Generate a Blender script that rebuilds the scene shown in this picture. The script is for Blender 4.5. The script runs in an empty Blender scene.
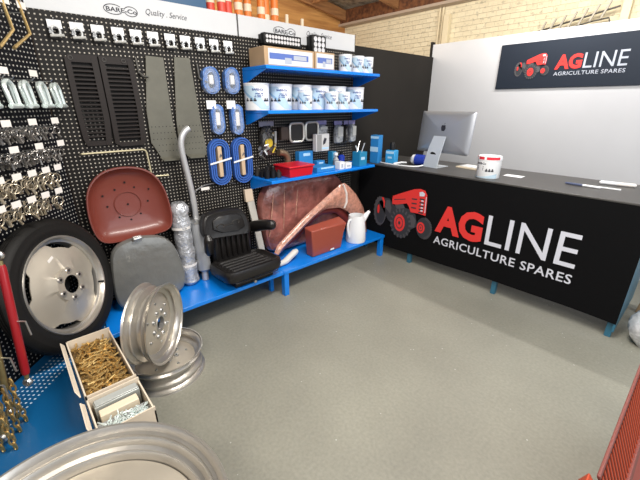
import bpy, math, random
from mathutils import Vector, Matrix
random.seed(7)
PI = math.pi
SC = bpy.context.scene
COL = SC.collection
R = math.radians
sin, cos = math.sin, math.cos

# ------------------------------------------------------------------ materials
MATS = {}
def nodes(name):
    m = bpy.data.materials.new(name); m.use_nodes = True
    nt = m.node_tree; b = nt.nodes['Principled BSDF']
    MATS[name] = m
    return m, nt, b
def mat(name, col, rough=.5, metal=0, bump=0, bscale=40, var=0, vscale=8, coat=0, emit=0, spec=.5, alpha=1, trans=0):
    if name in MATS: return MATS[name]
    m, nt, b = nodes(name)
    N, Lk = nt.nodes, nt.links
    c = (*col, 1)
    b.inputs['Base Color'].default_value = c
    b.inputs['Roughness'].default_value = rough
    b.inputs['Metallic'].default_value = metal
    b.inputs['Coat Weight'].default_value = coat
    b.inputs['Coat Roughness'].default_value = .12
    b.inputs['Specular IOR Level'].default_value = spec
    b.inputs['Alpha'].default_value = alpha
    b.inputs['Transmission Weight'].default_value = trans
    if emit:
        b.inputs['Emission Color'].default_value = c
        b.inputs['Emission Strength'].default_value = emit
    tc = N.new('ShaderNodeTexCoord')
    if var:
        n = N.new('ShaderNodeTexNoise'); n.inputs['Scale'].default_value = vscale; n.inputs['Detail'].default_value = 5
        Lk.new(tc.outputs['Object'], n.inputs['Vector'])
        r = N.new('ShaderNodeMapRange'); r.inputs[1].default_value = .3; r.inputs[2].default_value = .7
        r.inputs[3].default_value = 1-var; r.inputs[4].default_value = 1+var
        Lk.new(n.outputs[0], r.inputs[0])
        mx = N.new('ShaderNodeVectorMath'); mx.operation = 'SCALE'; mx.inputs[0].default_value = col
        Lk.new(r.outputs[0], mx.inputs['Scale']); Lk.new(mx.outputs[0], b.inputs['Base Color'])
    if bump:
        n = N.new('ShaderNodeTexNoise'); n.inputs['Scale'].default_value = bscale; n.inputs['Detail'].default_value = 4
        Lk.new(tc.outputs['Object'], n.inputs['Vector'])
        bp = N.new('ShaderNodeBump'); bp.inputs['Strength'].default_value = bump; bp.inputs['Distance'].default_value = .01
        Lk.new(n.outputs[0], bp.inputs['Height']); Lk.new(bp.outputs[0], b.inputs['Normal'])
    return m

def m_floor():
    m, nt, b = nodes('painted_concrete'); N, Lk = nt.nodes, nt.links
    tc = N.new('ShaderNodeTexCoord')
    n1 = N.new('ShaderNodeTexNoise'); n1.inputs['Scale'].default_value = 1.3; n1.inputs['Detail'].default_value = 6
    n2 = N.new('ShaderNodeTexNoise'); n2.inputs['Scale'].default_value = 60; n2.inputs['Detail'].default_value = 4
    v = N.new('ShaderNodeTexVoronoi'); v.inputs['Scale'].default_value = 10
    for n in (n1, n2, v): Lk.new(tc.outputs['Object'], n.inputs['Vector'])
    cr = N.new('ShaderNodeValToRGB'); cr.color_ramp.elements[0].position = .3; cr.color_ramp.elements[1].position = .7
    cr.color_ramp.elements[0].color = (.205, .200, .165, 1); cr.color_ramp.elements[1].color = (.268, .262, .215, 1)
    Lk.new(n1.outputs[0], cr.inputs[0])
    r2 = N.new('ShaderNodeMapRange'); r2.inputs[1].default_value = .3; r2.inputs[2].default_value = .7; r2.inputs[3].default_value = .9; r2.inputs[4].default_value = 1.1
    Lk.new(n2.outputs[0], r2.inputs[0])
    sc_ = N.new('ShaderNodeVectorMath'); sc_.operation = 'SCALE'
    Lk.new(cr.outputs[0], sc_.inputs[0]); Lk.new(r2.outputs[0], sc_.inputs['Scale'])
    lt = N.new('ShaderNodeMath'); lt.operation = 'LESS_THAN'; lt.inputs[1].default_value = .045
    Lk.new(v.outputs['Distance'], lt.inputs[0])
    mx = N.new('ShaderNodeMix'); mx.data_type = 'RGBA'
    Lk.new(lt.outputs[0], mx.inputs[0]); Lk.new(sc_.outputs[0], mx.inputs[6]); mx.inputs[7].default_value = (.42, .42, .38, 1)
    Lk.new(mx.outputs[2], b.inputs['Base Color'])
    b.inputs['Roughness'].default_value = .5
    bp = N.new('ShaderNodeBump'); bp.inputs['Strength'].default_value = .25; bp.inputs['Distance'].default_value = .004
    Lk.new(n2.outputs[0], bp.inputs['Height']); Lk.new(bp.outputs[0], b.inputs['Normal'])
    return m

def m_peg(name, base, dot, ux, uy, rough=.55, rad=.17, limit=None):
    """25 mm square grid of dots; ux / uy are the world directions of the sheet"""
    m, nt, b = nodes(name); N, Lk = nt.nodes, nt.links
    g = N.new('ShaderNodeNewGeometry')
    def dot3(vec):
        d = N.new('ShaderNodeVectorMath'); d.operation = 'DOT_PRODUCT'; d.inputs[1].default_value = vec
        Lk.new(g.outputs['Position'], d.inputs[0]); return d.outputs['Value']
    def M(op, a, bb=None):
        n = N.new('ShaderNodeMath'); n.operation = op
        for i, x in enumerate((a, bb)):
            if x is None: continue
            if isinstance(x, (int, float)): n.inputs[i].default_value = x
            else: Lk.new(x, n.inputs[i])
        return n.outputs[0]
    a = M('SUBTRACT', M('FRACT', M('MULTIPLY', dot3(ux), 40)), .5)
    c = M('SUBTRACT', M('FRACT', M('MULTIPLY', dot3(uy), 40)), .5)
    d = M('SQRT', M('ADD', M('MULTIPLY', a, a), M('MULTIPLY', c, c)))
    h = M('LESS_THAN', d, rad)
    if limit:
        vec, lo, hi = limit
        q = dot3(vec)
        h = M('MULTIPLY', h, M('MULTIPLY', M('GREATER_THAN', q, lo), M('LESS_THAN', q, hi)))
    mx = N.new('ShaderNodeMix'); mx.data_type = 'RGBA'
    Lk.new(h, mx.inputs[0]); mx.inputs[6].default_value = (*base, 1); mx.inputs[7].default_value = (*dot, 1)
    Lk.new(mx.outputs[2], b.inputs['Base Color'])
    b.inputs['Roughness'].default_value = rough
    b.inputs['Specular IOR Level'].default_value = .22 if not limit else .5
    return m

def m_brick():
    m, nt, b = nodes('cream_painted_brick'); N, Lk = nt.nodes, nt.links
    tc = N.new('ShaderNodeTexCoord')
    mp = N.new('ShaderNodeMapping'); mp.inputs['Rotation'].default_value = (R(90), 0, 0)
    Lk.new(tc.outputs['Object'], mp.inputs[0])
    br = N.new('ShaderNodeTexBrick'); br.inputs['Scale'].default_value = 4.3
    br.inputs['Color1'].default_value = (.70, .62, .44, 1); br.inputs['Color2'].default_value = (.77, .69, .50, 1)
    br.inputs['Mortar'].default_value = (.69, .61, .45, 1); br.inputs['Mortar Size'].default_value = .008
    Lk.new(mp.outputs[0], br.inputs['Vector'])
    n = N.new('ShaderNodeTexNoise'); n.inputs['Scale'].default_value = 22; n.inputs['Detail'].default_value = 6
    Lk.new(tc.outputs['Object'], n.inputs['Vector'])
    r = N.new('ShaderNodeMapRange'); r.inputs[1].default_value = .35; r.inputs[2].default_value = .42; r.inputs[3].default_value = .72; r.inputs[4].default_value = 1.0
    Lk.new(n.outputs[0], r.inputs[0])
    s = N.new('ShaderNodeVectorMath'); s.operation = 'SCALE'
    Lk.new(br.outputs[0], s.inputs[0]); Lk.new(r.outputs[0], s.inputs['Scale']); Lk.new(s.outputs[0], b.inputs['Base Color'])
    b.inputs['Roughness'].default_value = .8
    bp = N.new('ShaderNodeBump'); bp.inputs['Strength'].default_value = .9; bp.inputs['Distance'].default_value = .008
    ad = N.new('ShaderNodeMath'); ad.operation = 'SUBTRACT'
    Lk.new(n.outputs[0], ad.inputs[0]); Lk.new(br.outputs['Fac'], ad.inputs[1])
    Lk.new(ad.outputs[0], bp.inputs['Height']); Lk.new(bp.outputs[0], b.inputs['Normal'])
    return m
def m_wood(name, c1, c2, scale=3):
    m, nt, b = nodes(name); N, Lk = nt.nodes, nt.links
    tc = N.new('ShaderNodeTexCoord'); mp = N.new('ShaderNodeMapping'); mp.inputs['Scale'].default_value = (6, .6, 6)
    n = N.new('ShaderNodeTexNoise'); n.inputs['Scale'].default_value = scale; n.inputs['Detail'].default_value = 7
    Lk.new(tc.outputs['Object'], mp.inputs[0]); Lk.new(mp.outputs[0], n.inputs['Vector'])
    cr = N.new('ShaderNodeValToRGB'); cr.color_ramp.elements[0].position = .35; cr.color_ramp.elements[1].position = .65
    cr.color_ramp.elements[0].color = (*c1, 1); cr.color_ramp.elements[1].color = (*c2, 1)
    Lk.new(n.outputs[0], cr.inputs[0]); Lk.new(cr.outputs[0], b.inputs['Base Color']); b.inputs['Roughness'].default_value = .75
    return m
def m_foil():
    m, nt, b = nodes('roof_insulation'); N, Lk = nt.nodes, nt.links
    tc = N.new('ShaderNodeTexCoord')
    n = N.new('ShaderNodeTexNoise'); n.inputs['Scale'].default_value = 9; n.inputs['Detail'].default_value = 9; n.inputs['Roughness'].default_value = .7
    Lk.new(tc.outputs['Object'], n.inputs['Vector'])
    cr = N.new('ShaderNodeValToRGB'); cr.color_ramp.elements[0].position = .35; cr.color_ramp.elements[1].position = .68
    cr.color_ramp.elements[0].color = (.14, .11, .075, 1); cr.color_ramp.elements[1].color = (.66, .57, .43, 1)
    Lk.new(n.outputs[0], cr.inputs[0]); Lk.new(cr.outputs[0], b.inputs['Base Color']); b.inputs['Roughness'].default_value = .6
    bp = N.new('ShaderNodeBump'); bp.inputs['Strength'].default_value = 1; bp.inputs['Distance'].default_value = .04
    Lk.new(n.outputs[0], bp.inputs['Height']); Lk.new(bp.outputs[0], b.inputs['Normal'])
    return m

D_ = (.744, -.668, 0); N_ = (.668, .744, 0); S_ = Vector((0, .298, 0))
FLOOR = m_floor(); BRICK = m_brick(); FOIL = m_foil()
PEG = m_peg('black_perforated_sheet', (.010, .0085, .0075), (.46, .42, .36), (0, 1, 0), (0, 0, 1))
PEG2 = m_peg('dark_perforated_sheet', (.005, .0055, .008), (.50, .48, .44), D_, (0, 0, 1), rad=.18)
BLUEB = m_peg('blue_shelf_light_dots', (.005, .10, .27), (.72, .82, .95), D_, N_, rough=.3, rad=.2, limit=(N_, .222+.05, .222+.20))  # pale dots paint the board's light spots into the bench colour
TIMBER = m_wood('roof_timber', (.20, .085, .030), (.42, .20, .075)); TIMBER_D = m_wood('dark_roof_timber', (.07, .022, .009), (.20, .075, .026))
PLY = m_wood('orange_plywood', (.38, .17, .05), (.62, .32, .10))
KRAFT = mat('kraft_cardboard', (.42, .28, .16), .8, var=.08)
WHITE = mat('white_board', (.60, .61, .625), .45, var=.015)
WALLW = mat('white_panel_paint', (.53, .535, .555), .55, var=.02, vscale=3)
BLACKW = mat('black_panel', (.014, .012, .010), .7, spec=.2, var=.15, vscale=2)
BLUE = mat('blue_powder_coat', (.003, .20, .72), .25, bump=.03, bscale=200, coat=.3)
BLUEL = mat('blue_leg', (.01, .15, .42), .35)
TEAL = mat('teal_steel', (.03, .14, .22), .4)
CLOTH = mat('black_cloth', (.0035, .0035, .004), .85, spec=.12, bump=.25, bscale=6)
CTOP = mat('counter_top', (.052, .049, .046), .42, var=.08)
RED = mat('print_red', (.72, .035, .03), .5)
LET = mat('print_white', (.62, .63, .70), .5)
LETG = mat('print_grey', (.40, .43, .50), .5)
PRD = mat('print_dark', (.028, .030, .036), .6)
PRG = mat('print_mid_grey', (.075, .072, .08), .6)
NAVY = mat('sign_navy', (.012, .018, .030), .5, spec=.3)
INK = mat('ink_black', (.02, .02, .03), .6)
INKB = mat('ink_blue', (.03, .06, .25), .6)
ALU = mat('silver_paint', (.56, .53, .48), .3, .8, bump=.10, bscale=25, var=.12, vscale=5)
ALUD = mat('silver_disc', (.52, .47, .39), .42, .55, bump=.1, bscale=14, var=.12, vscale=4)
STEEL = mat('steel', (.55, .55, .54), .3, .9)
ZINC = mat('zinc', (.72, .80, .78), .3, .45)
BRASS = mat('yellow_zinc', (.62, .42, .16), .35, .8, var=.25, vscale=60)
GOLD = mat('gold_bar', (.62, .45, .20), .35, .6)
DARKM = mat('dark_steel', (.05, .045, .04), .45, .5)
RUB = mat('rubber', (.008, .0072, .0065), .6, spec=.25, bump=.1, bscale=60)
VINYL = mat('black_vinyl', (.011, .0095, .009), .34, spec=.45, bump=.12, bscale=50)
PLASB = mat('black_plastic', (.007, .007, .0075), .45, spec=.3)
SLAT = mat('brown_black_paint', (.015, .010, .008), .5, spec=.3)
PLATE = mat('primer_grey_green', (.125, .12, .095), .5, .2, bump=.1, bscale=20, var=.1)
REDSEAT = mat('red_oxide_enamel', (.17, .034, .022), .38, coat=.2, bump=.05, bscale=20)
MAROON = mat('maroon_wrapped', (.30, .105, .085), .24, bump=1, bscale=26, var=.45, vscale=9, coat=1)
MAROONL = mat('maroon_bubble_wrapped', (.50, .24, .17), .3, bump=1, bscale=60, var=.35, vscale=30, coat=.7)
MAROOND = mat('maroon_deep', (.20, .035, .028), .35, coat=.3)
GREYWR = mat('grey_wrapped', (.15, .15, .14), .32, .2, bump=.55, bscale=17, var=.08, vscale=12, coat=.5)
BUBBLE = mat('silver_bubble_wrap', (.55, .56, .59), .22, .5, bump=1, bscale=45, var=.25, vscale=25, coat=.5)
GREYPIPE = mat('grey_pipe', (.38, .38, .38), .42, .5)
WPLAS = mat('white_plastic', (.78, .79, .80), .35)
LABEL = mat('white_label', (.78, .74, .70), .6)
CARD = mat('blister_card', (.82, .82, .83), .3)
SWOOSH = mat('label_light_blue', (.25, .42, .58), .4)
SWOOSH2 = mat('label_pale_blue', (.46, .60, .70), .4)
STRAP = mat('blue_webbing', (.03, .11, .42), .6, bump=.5, bscale=120)
STRAPL = mat('blue_bagged_webbing', (.07, .17, .45), .25, bump=1, bscale=50, var=.4, vscale=40, coat=.6)
TAN = mat('tan_label', (.55, .40, .26), .6)
REDBOX = mat('red_plastic', (.55, .008, .02), .35)
BLUEBX = mat('blue_carton', (.02, .20, .50), .45)
TEALBX = mat('teal_carton', (.012, .20, .38), .45)
PALEB = mat('pale_blue_print', (.40, .62, .80), .5)
ORANGE = mat('orange_plastic', (.75, .20, .03), .45)
ORRED = mat('red_orange_plastic', (.70, .07, .04), .45)
PALE = mat('pale_cap', (.80, .66, .48), .5)
REDM = mat('red_louvre', (.40, .058, .022), .5, spec=.25)
REDM2 = mat('red_top_link', (.30, .007, .012), .35, coat=.2)
OLIVE = mat('olive_zinc', (.32, .26, .12), .35, .7, var=.25, vscale=20)
CLEARB = mat('clear_bag', (.34, .35, .36), .2, .1, bump=1, bscale=50, var=.4, vscale=40, coat=.6)
DARKBAG = mat('dark_parts_in_bag', (.06, .055, .05), .25, .4, bump=1, bscale=60, var=.6, vscale=50, coat=.6)
YELLOW = mat('yellow_plastic', (.62, .45, .03), .4)
PAPER = mat('paper', (.75, .75, .76), .6)
CREAMP = mat('cream_paper', (.70, .60, .45), .6)
LEDM = mat('led_lens', (.62, .62, .64), .25)
IMAC = mat('aluminium_shell', (.42, .44, .48), .35, .6)
IMACS = mat('aluminium_stand', (.62, .67, .72), .35, .4)
BLUEG = mat('deep_blue_plastic', (.015, .04, .32), .25)
SPLAS = mat('clear_plastic_bag', (.62, .63, .65), .18, .1, bump=1, bscale=30, var=.3, vscale=20, coat=.5)
WCRATE = mat('off_white_carton', (.66, .57, .45), .65, var=.05)
LTIMB = mat('bare_timber', (.60, .48, .36), .7, var=.1)
CREAM = mat('cream_paint', (.72, .63, .44), .7)
PURPL = mat('purple_header', (.22, .2, .40), .5)

# ------------------------------------------------------------------ mesh builder
class MB:
    def __init__(s): s.v = []; s.f = []; s.m = []; s.mi = 0; s.mats = []
    def add(s, vs, fs):
        o = len(s.v); s.v += [tuple(p) for p in vs]; s.f += [tuple(i+o for i in f) for f in fs]; s.m += [s.mi]*len(fs); return s
    def use(s, m):
        if m not in s.mats: s.mats.append(m)
        s.mi = s.mats.index(m); return s
    def box(s, x0, x1, y0, y1, z0, z1, M=None):
        vs = [Vector((x, y, z)) for x in (x0, x1) for y in (y0, y1) for z in (z0, z1)]
        if M is not None: vs = [M @ v for v in vs]
        return s.add(vs, [(0,1,3,2),(4,6,7,5),(0,4,5,1),(2,3,7,6),(0,2,6,4),(1,5,7,3)])
    def prism(s, pts, off):
        n = len(pts); off = Vector(off); pts = [Vector(p) for p in pts]
        return s.add(pts+[p+off for p in pts], [tuple(range(n))[::-1], tuple(range(n, 2*n))]+[(i, (i+1) % n, (i+1) % n+n, i+n) for i in range(n)])
    def face(s, pts): return s.add(pts, [tuple(range(len(pts)))])
    def tube(s, path, r, seg=8, closed=False, flat=1):
        path = [Vector(p) for p in path]; n = len(path)
        rs = r if isinstance(r, (list, tuple)) else [r]*n
        vs = []; up = None
        for i, p in enumerate(path):
            a = path[(i-1) % n] if (closed or i > 0) else p
            b = path[(i+1) % n] if (closed or i < n-1) else p
            t = (b-a)
            t = t.normalized() if t.length > 1e-9 else Vector((0, 0, 1))
            if up is None:
                up = Vector((0, 0, 1)) if abs(t.z) < .9 else Vector((1, 0, 0))
            x = up - t*up.dot(t)
            if x.length < 1e-6: x = t.orthogonal()
            x.normalize(); up = x; y = t.cross(x)
            for k in range(seg):
                an = 2*PI*k/seg
                vs.append(p + x*(cos(an)*rs[i]) + y*(sin(an)*rs[i]*flat))
        fs = []
        for i in range(n if closed else n-1):
            for k in range(seg):
                a = i*seg+k; b = i*seg+(k+1) % seg; c = ((i+1) % n)*seg+(k+1) % seg; d = ((i+1) % n)*seg+k
                fs.append((a, b, c, d))
        if not closed: fs += [tuple(range(seg))[::-1], tuple(range((n-1)*seg, n*seg))]
        return s.add(vs, fs)
    def cyl(s, a, b, r, r2=None, seg=16): return s.tube([a, b], [r, r if r2 is None else r2], seg)
    def lathe(s, prof, M=None, seg=48, loop=False):
        """prof: (radius, height) pairs about the local Z axis"""
        vs = []; n = len(prof)
        for k in range(seg):
            a = 2*PI*k/seg
            for r, h in prof: vs.append(Vector((r*cos(a), r*sin(a), h)))
        if M is not None: vs = [M @ v for v in vs]
        fs = []
        for k in range(seg):
            k2 = (k+1) % seg
            for i in range(n if loop else n-1):
                j = (i+1) % n; fs.append((k*n+i, k2*n+i, k2*n+j, k*n+j))
        return s.add(vs, fs)
    def rings(s, loops, cap0=True, cap1=True):
        n = len(loops[0]); vs = [Vector(p) for l in loops for p in l]; fs = []
        for i in range(len(loops)-1):
            for k in range(n):
                fs.append((i*n+k, i*n+(k+1) % n, (i+1)*n+(k+1) % n, (i+1)*n+k))
        if cap0: fs.append(tuple(range(n))[::-1])
        if cap1: fs.append(tuple(range((len(loops)-1)*n, len(loops)*n)))
        return s.add(vs, fs)
    def puff(s, pts, prof, f, cap0=True):
        """outline pts (a,b) shrunk towards its centre: prof = (scale, depth); f(a,b,depth) -> world point"""
        ca = sum(p[0] for p in pts)/len(pts); cb = sum(p[1] for p in pts)/len(pts)
        return s.rings([[f(ca+(a-ca)*k, cb+(b-cb)*k, d) for a, b in pts] for k, d in prof], cap0, True)
    def xf(s, M): s.v = [tuple(M @ Vector(p)) for p in s.v]; return s
    def shift(s, loc): s.v = [tuple(Vector(p)-Vector(loc)) for p in s.v]; return s
    def build(s, name, m=None, parent=None, smooth=True, bevel=0, sub=0):
        me = bpy.data.meshes.new(name); me.from_pydata(s.v, [], s.f)
        ms = s.mats if s.mats else [m]
        for q in ms: me.materials.append(q)
        if s.mats: me.polygons.foreach_set('material_index', s.m)
        me.update(); me.validate()
        import bmesh
        bm = bmesh.new(); bm.from_mesh(me); bmesh.ops.recalc_face_normals(bm, faces=bm.faces); bm.to_mesh(me); bm.free()
        if smooth:
            me.polygons.foreach_set('use_smooth', [True]*len(me.polygons)); me.set_sharp_from_angle(angle=R(35))
        o = bpy.data.objects.new(name, me); COL.objects.link(o)
        if parent is not None: o.parent = parent
        if bevel:
            b = o.modifiers.new('bevel', 'BEVEL'); b.width = bevel; b.segments = 2; b.limit_method = 'ANGLE'
        if sub:
            b = o.modifiers.new('sub', 'SUBSURF'); b.levels = sub; b.render_levels = sub
        return o
def smooth_closed(pts, it=2):
    for _ in range(it):
        q = []
        for i in range(len(pts)):
            a = pts[i]; b = pts[(i+1) % len(pts)]
            q += [tuple(a[k]*.75+b[k]*.25 for k in range(len(a))), tuple(a[k]*.25+b[k]*.75 for k in range(len(a)))]
        pts = q
    return pts
def smooth_open(pts, it=2):
    for _ in range(it):
        q = [pts[0]]
        for i in range(len(pts)-1):
            a = pts[i]; b = pts[i+1]
            q += [tuple(a[k]*.75+b[k]*.25 for k in range(len(a))), tuple(a[k]*.25+b[k]*.75 for k in range(len(a)))]
        pts = q+[pts[-1]]
    return pts

def tag(o, label, cat, group=None):
    o['label'] = label; o['category'] = cat
    if group: o['group'] = group
    return o
def thing(name, label, cat, loc, rotz=0, group=None, rot=None):
    o = bpy.data.objects.new(name, None); COL.objects.link(o); o.empty_display_size = .05
    o.location = loc; o.rotation_euler = (0, 0, rotz)
    if rot is not None: o.rotation_mode = 'QUATERNION'; o.rotation_quaternion = rot
    return tag(o, label, cat, group)
def wpart(mb, name, m, root, **k):          # geometry given in the room's coordinates
    top = root
    while top.parent: top = top.parent
    mb.shift(top.location); return mb.build(name, m, root, **k)
def solo(mb, name, m, label, cat, loc, group=None, **k):
    mb.shift(loc); o = mb.build(name, m, None, **k); o.location = loc; return tag(o, label, cat, group)
def struct(name, mb, m, **k):
    o = mb.build(name, m, None, **k); o['kind'] = 'structure'; return o
def dup(root, loc=None, label=None, rotz=None, group=None):
    r = root.copy(); COL.objects.link(r)
    if loc is not None: r.location = loc
    if rotz is not None: r.rotation_euler = (0, 0, rotz)
    if label: r['label'] = label
    if group: r['group'] = group
    for ch in list(root.children):
        c = ch.copy(); COL.objects.link(c); c.parent = r
        for g in list(ch.children):
            d = g.copy(); COL.objects.link(d); d.parent = c
    return r

# ------------------------------------------------------------------ lettering
FONTCACHE = {}
def glyphs(txt, bold=0, shear=0, space=1):
    key = (txt, bold, shear, space)
    if key in FONTCACHE: return FONTCACHE[key]
    cu = bpy.data.curves.new('lettering', 'FONT'); cu.body = txt; cu.size = 1; cu.offset = bold; cu.shear = shear; cu.space_character = space
    cu.resolution_u = 3; cu.fill_mode = 'FRONT'
    ob = bpy.data.objects.new('lettering', cu); COL.objects.link(ob)
    bpy.context.view_layer.update()
    me = bpy.data.meshes.new_from_object(ob.evaluated_get(bpy.context.evaluated_depsgraph_get()))
    vs = [tuple(v.co[:2]) for v in me.vertices]; fs = [tuple(p.vertices) for p in me.polygons]
    bpy.data.objects.remove(ob); bpy.data.curves.remove(cu); bpy.data.meshes.remove(me)
    x0 = min(v[0] for v in vs); x1 = max(v[0] for v in vs); y0 = min(v[1] for v in vs); y1 = max(v[1] for v in vs)
    vs = [((x-x0)/(x1-x0), (y-y0)/(y1-y0)) for x, y in vs]
    FONTCACHE[key] = (vs, fs); return vs, fs
def letter(mb, txt, f, bold=0, shear=0, space=1):
    """f maps unit box (0..1, 0..1) to a point"""
    vs, fs = glyphs(txt, bold, shear, space); return mb.add([f(a, b) for a, b in vs], fs)
def plane(o, ux, uz, w, h):
    o = Vector(o); ux = Vector(ux)*w; uz = Vector(uz)*h
    return lambda a, b: o+ux*a+uz*b

# ------------------------------------------------------------------ camera
cam = bpy.data.cameras.new('camera'); co = bpy.data.objects.new('camera', cam); COL.objects.link(co)
co.location = (2.72, 0, 1.6); cam.sensor_fit = 'HORIZONTAL'; cam.sensor_width = 36; cam.lens = 36*352/640
co.rotation_euler = (R(90)-math.atan(136/352), 0, R(48.07)); cam.clip_start = .05
SC.camera = co

# ------------------------------------------------------------------ the setting
struct('floor', MB().box(-2.4, 4.6, -2.6, 5.0, -.1, 0), FLOOR, smooth=False)
struct('wall_back', MB().box(-2.3, 4.6, 5.0, 5.2, 0, 3.0), BRICK, smooth=False)
struct('wall_left', MB().box(-2.3, -2.2, -2.6, 5.0, 0, 3.3), PLY, smooth=False)
struct('wall_corner', MB().box(-.04, 0, 2.912, 4.35, 0, 2.145), BLACKW, smooth=False)           # black partition panel
struct('wall_right', MB().box(-.02, 3.0, 4.35, 4.40, 0, 2.285), WALLW, smooth=False)            # white partition panel
struct('trim_3', MB().box(-.045, -.022, 4.33, 4.40, 0, 2.315), BLACKW, smooth=False)         # black edge post of the white panel
rz = lambda y: 2.86+.15*(5-y)
struct('ceiling', MB().prism([(-2.4, -2.6, rz(-2.6)+.22), (-2.4, 5.1, rz(5.1)+.22), (4.6, 5.1, rz(5.1)+.22), (4.6, -2.6, rz(-2.6)+.22)], (0, 0, .05)), FOIL, smooth=False)
struct('trim_4', MB().box(-2.2, 4.6, 4.88, 4.998, 2.86, 3.06), TIMBER_D, smooth=False)
struct('trim_5', MB().box(-2.2, 4.6, 4.84, 4.998, 2.825, 2.86), mat('fascia_strip', (.42, .33, .26), .6), smooth=False)
k = 6
for y in (4.15, 3.1, 1.9):
    struct('trim_%d' % k, MB().box(-2.2, 4.6, y-.03, y+.03, rz(y)+.04, rz(y)+.2), TIMBER, smooth=False); k += 1
for x in (-2.12, -1.05, .6, 2.2):
    mb = MB().prism([(x, -2.5, rz(-2.5)+.0), (x, 4.87, rz(4.87)+.02), (x, 4.87, rz(4.87)+.17), (x, -2.5, rz(-2.5)+.15)], (.06, 0, 0))
    struct('trim_%d' % k, mb, TIMBER if x < -1 else TIMBER_D, smooth=False); k += 1

# cream post and conduits on the brick wall
t = thing('conduit_post', 'cream painted post with two thin pipes running up the brick wall above the white partition', 'post', (-.28, 4.96, 0))
wpart(MB().box(-.27, -.19, 4.93, 4.998, 0, 2.72), 'post', CREAM, t, bevel=.003)
wpart(MB().cyl((-.36, 4.975, 0), (-.36, 4.975, 2.86), .012, seg=8), 'pipe', CREAM, t)
wpart(MB().cyl((-.31, 4.975, 0), (-.31, 4.975, 2.86), .012, seg=8), 'pipe', CREAM, t)
# metal rake rack on the brick wall
t = thing('wire_rack', 'cream metal ladder rack fixed on the brick wall above the white partition', 'rack', (1.3, 4.9, 2.3))
a = Vector((.93, 4.9, 2.36)); b = Vector((1.68, 4.9, 2.50))
wpart(MB().tube([a, b], .009, 6), 'rail', DARKM, t)
wpart(MB().tube([(1.15, 4.93, 2.34), (1.45, 4.93, 2.40), (1.60, 4.93, 2.415), (1.62, 4.93, 2.36)], .008, 6), 'rail', DARKM, t)
for i in range(7):
    p = a.lerp(b, .10+i*.125)
    wpart(MB().box(-.008, .008, -.02, .0, -.07, .085, Matrix.Translation(p) @ Matrix.Rotation(R(22), 4, 'Y')), 'tine', mat('tine_shade_grey', (.38, .35, .29), .5), t, smooth=False)  # grey puts the dark shadows of the tines into their colour
solo(MB().box(1.69, 1.76, 4.92, 4.998, 0, 2.82), 'wall_post', CREAM, 'upright cream post on the brick wall to the right of the ladder rack', 'post', (1.72, 4.96, 0))

# ------------------------------------------------------------------ pegboard bays
def bay(name_, label, y0, y1, words):
    t = thing('pegboard', label, 'pegboard', (0, (y0+y1)/2, .0))
    wpart(MB().box(-.015, 0, y0, y1, 0, 2.09), 'perforated_panel', PEG, t, smooth=False)
    wpart(MB().box(-.04, -.016, y0, y0+.03, 0, 2.235), 'upright', PLASB, t, smooth=False)
    wpart(MB().box(-.04, -.016, y1-.03, y1, 0, 2.235), 'upright', PLASB, t, smooth=False)
    wpart(MB().box(-.012, .004, y0+.002, y1-.004, 2.088, 2.232), 'header_board', WHITE, t, smooth=False)
    wpart(MB().box(.0045, .007, y1-.010, y1-.005, 2.08, 2.24), 'header_joint', DARKM, t, smooth=False)
    wpart(MB().box(-.24, -.04, y0+.002, y1-.004, 2.215, 2.232), 'top_ledge', KRAFT, t, smooth=False)
    for txt, a0, a1, z0, z1, sh in words:
        mb = MB(); letter(mb, txt, plane((.0052, a0, z0), (0, 1, 0), (0, 0, 1), a1-a0, z1-z0), shear=sh, bold=.0 if sh else .02)
        if not sh:
            for (c, rr) in ((.23, .30), (.80, .22)):
                cy_ = a0+(a1-a0)*c; cz = (z0+z1)/2; w_ = (a1-a0)*rr; h_ = (z1-z0)*1.05
                lo, hi = (R(40), R(325)) if c < .5 else (R(-160), R(160))
                pts = [(.0052, cy_+w_*cos(lo+(hi-lo)*k/24), cz+h_*sin(lo+(hi-lo)*k/24)) for k in range(25)]
                for k in range(24):
                    p, q = Vector(pts[k]), Vector(pts[k+1]); nrm = Vector((0, -(q-p).z, (q-p).y)).normalized()*.0022
                    mb.face([p-nrm, q-nrm, q+nrm, p+nrm])
        wpart(mb, 'header_lettering', INK, t, smooth=False)
    return t
bay(1, 'black pegboard bay behind the louvred grilles and red seat, with white header', .3, 1.6,
    [('BARE-Co', .70, .875, 2.128, 2.153, 0), ('Quality . Service', .93, 1.20, 2.128, 2.172, .3)])
bay(2, 'black pegboard bay behind the blue wall shelves, with white header', 1.602, 2.912,
    [('BARE-Co', 1.94, 2.15, 2.148, 2.178, 0), ('Quality . Service', 2.28, 2.585, 2.150, 2.200, .3)])
def LP(s, o, z): return Vector((S_.x+D_[0]*s+N_[0]*o, S_.y+D_[1]*s+N_[1]*o, z))
t = thing('pegboard', 'dark pegboard turned towards the room at the left, full of hooks', 'pegboard', LP(.8, 0, 0))
mb = MB().prism([LP(.002, 0, 0), LP(1.9, 0, 0), LP(1.9, -.015, 0), LP(.002, -.015, 0)], (0, 0, 2.4))
wpart(mb, 'perforated_panel', PEG2, t, smooth=False)
mb = MB().prism([LP(.03, -.016, 0), LP(1.9, -.016, 0), LP(1.9, -.04, 0), LP(.03, -.04, 0)], (0, 0, 2.4))
wpart(mb, 'backing_frame', PLASB, t, smooth=False)

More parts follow.
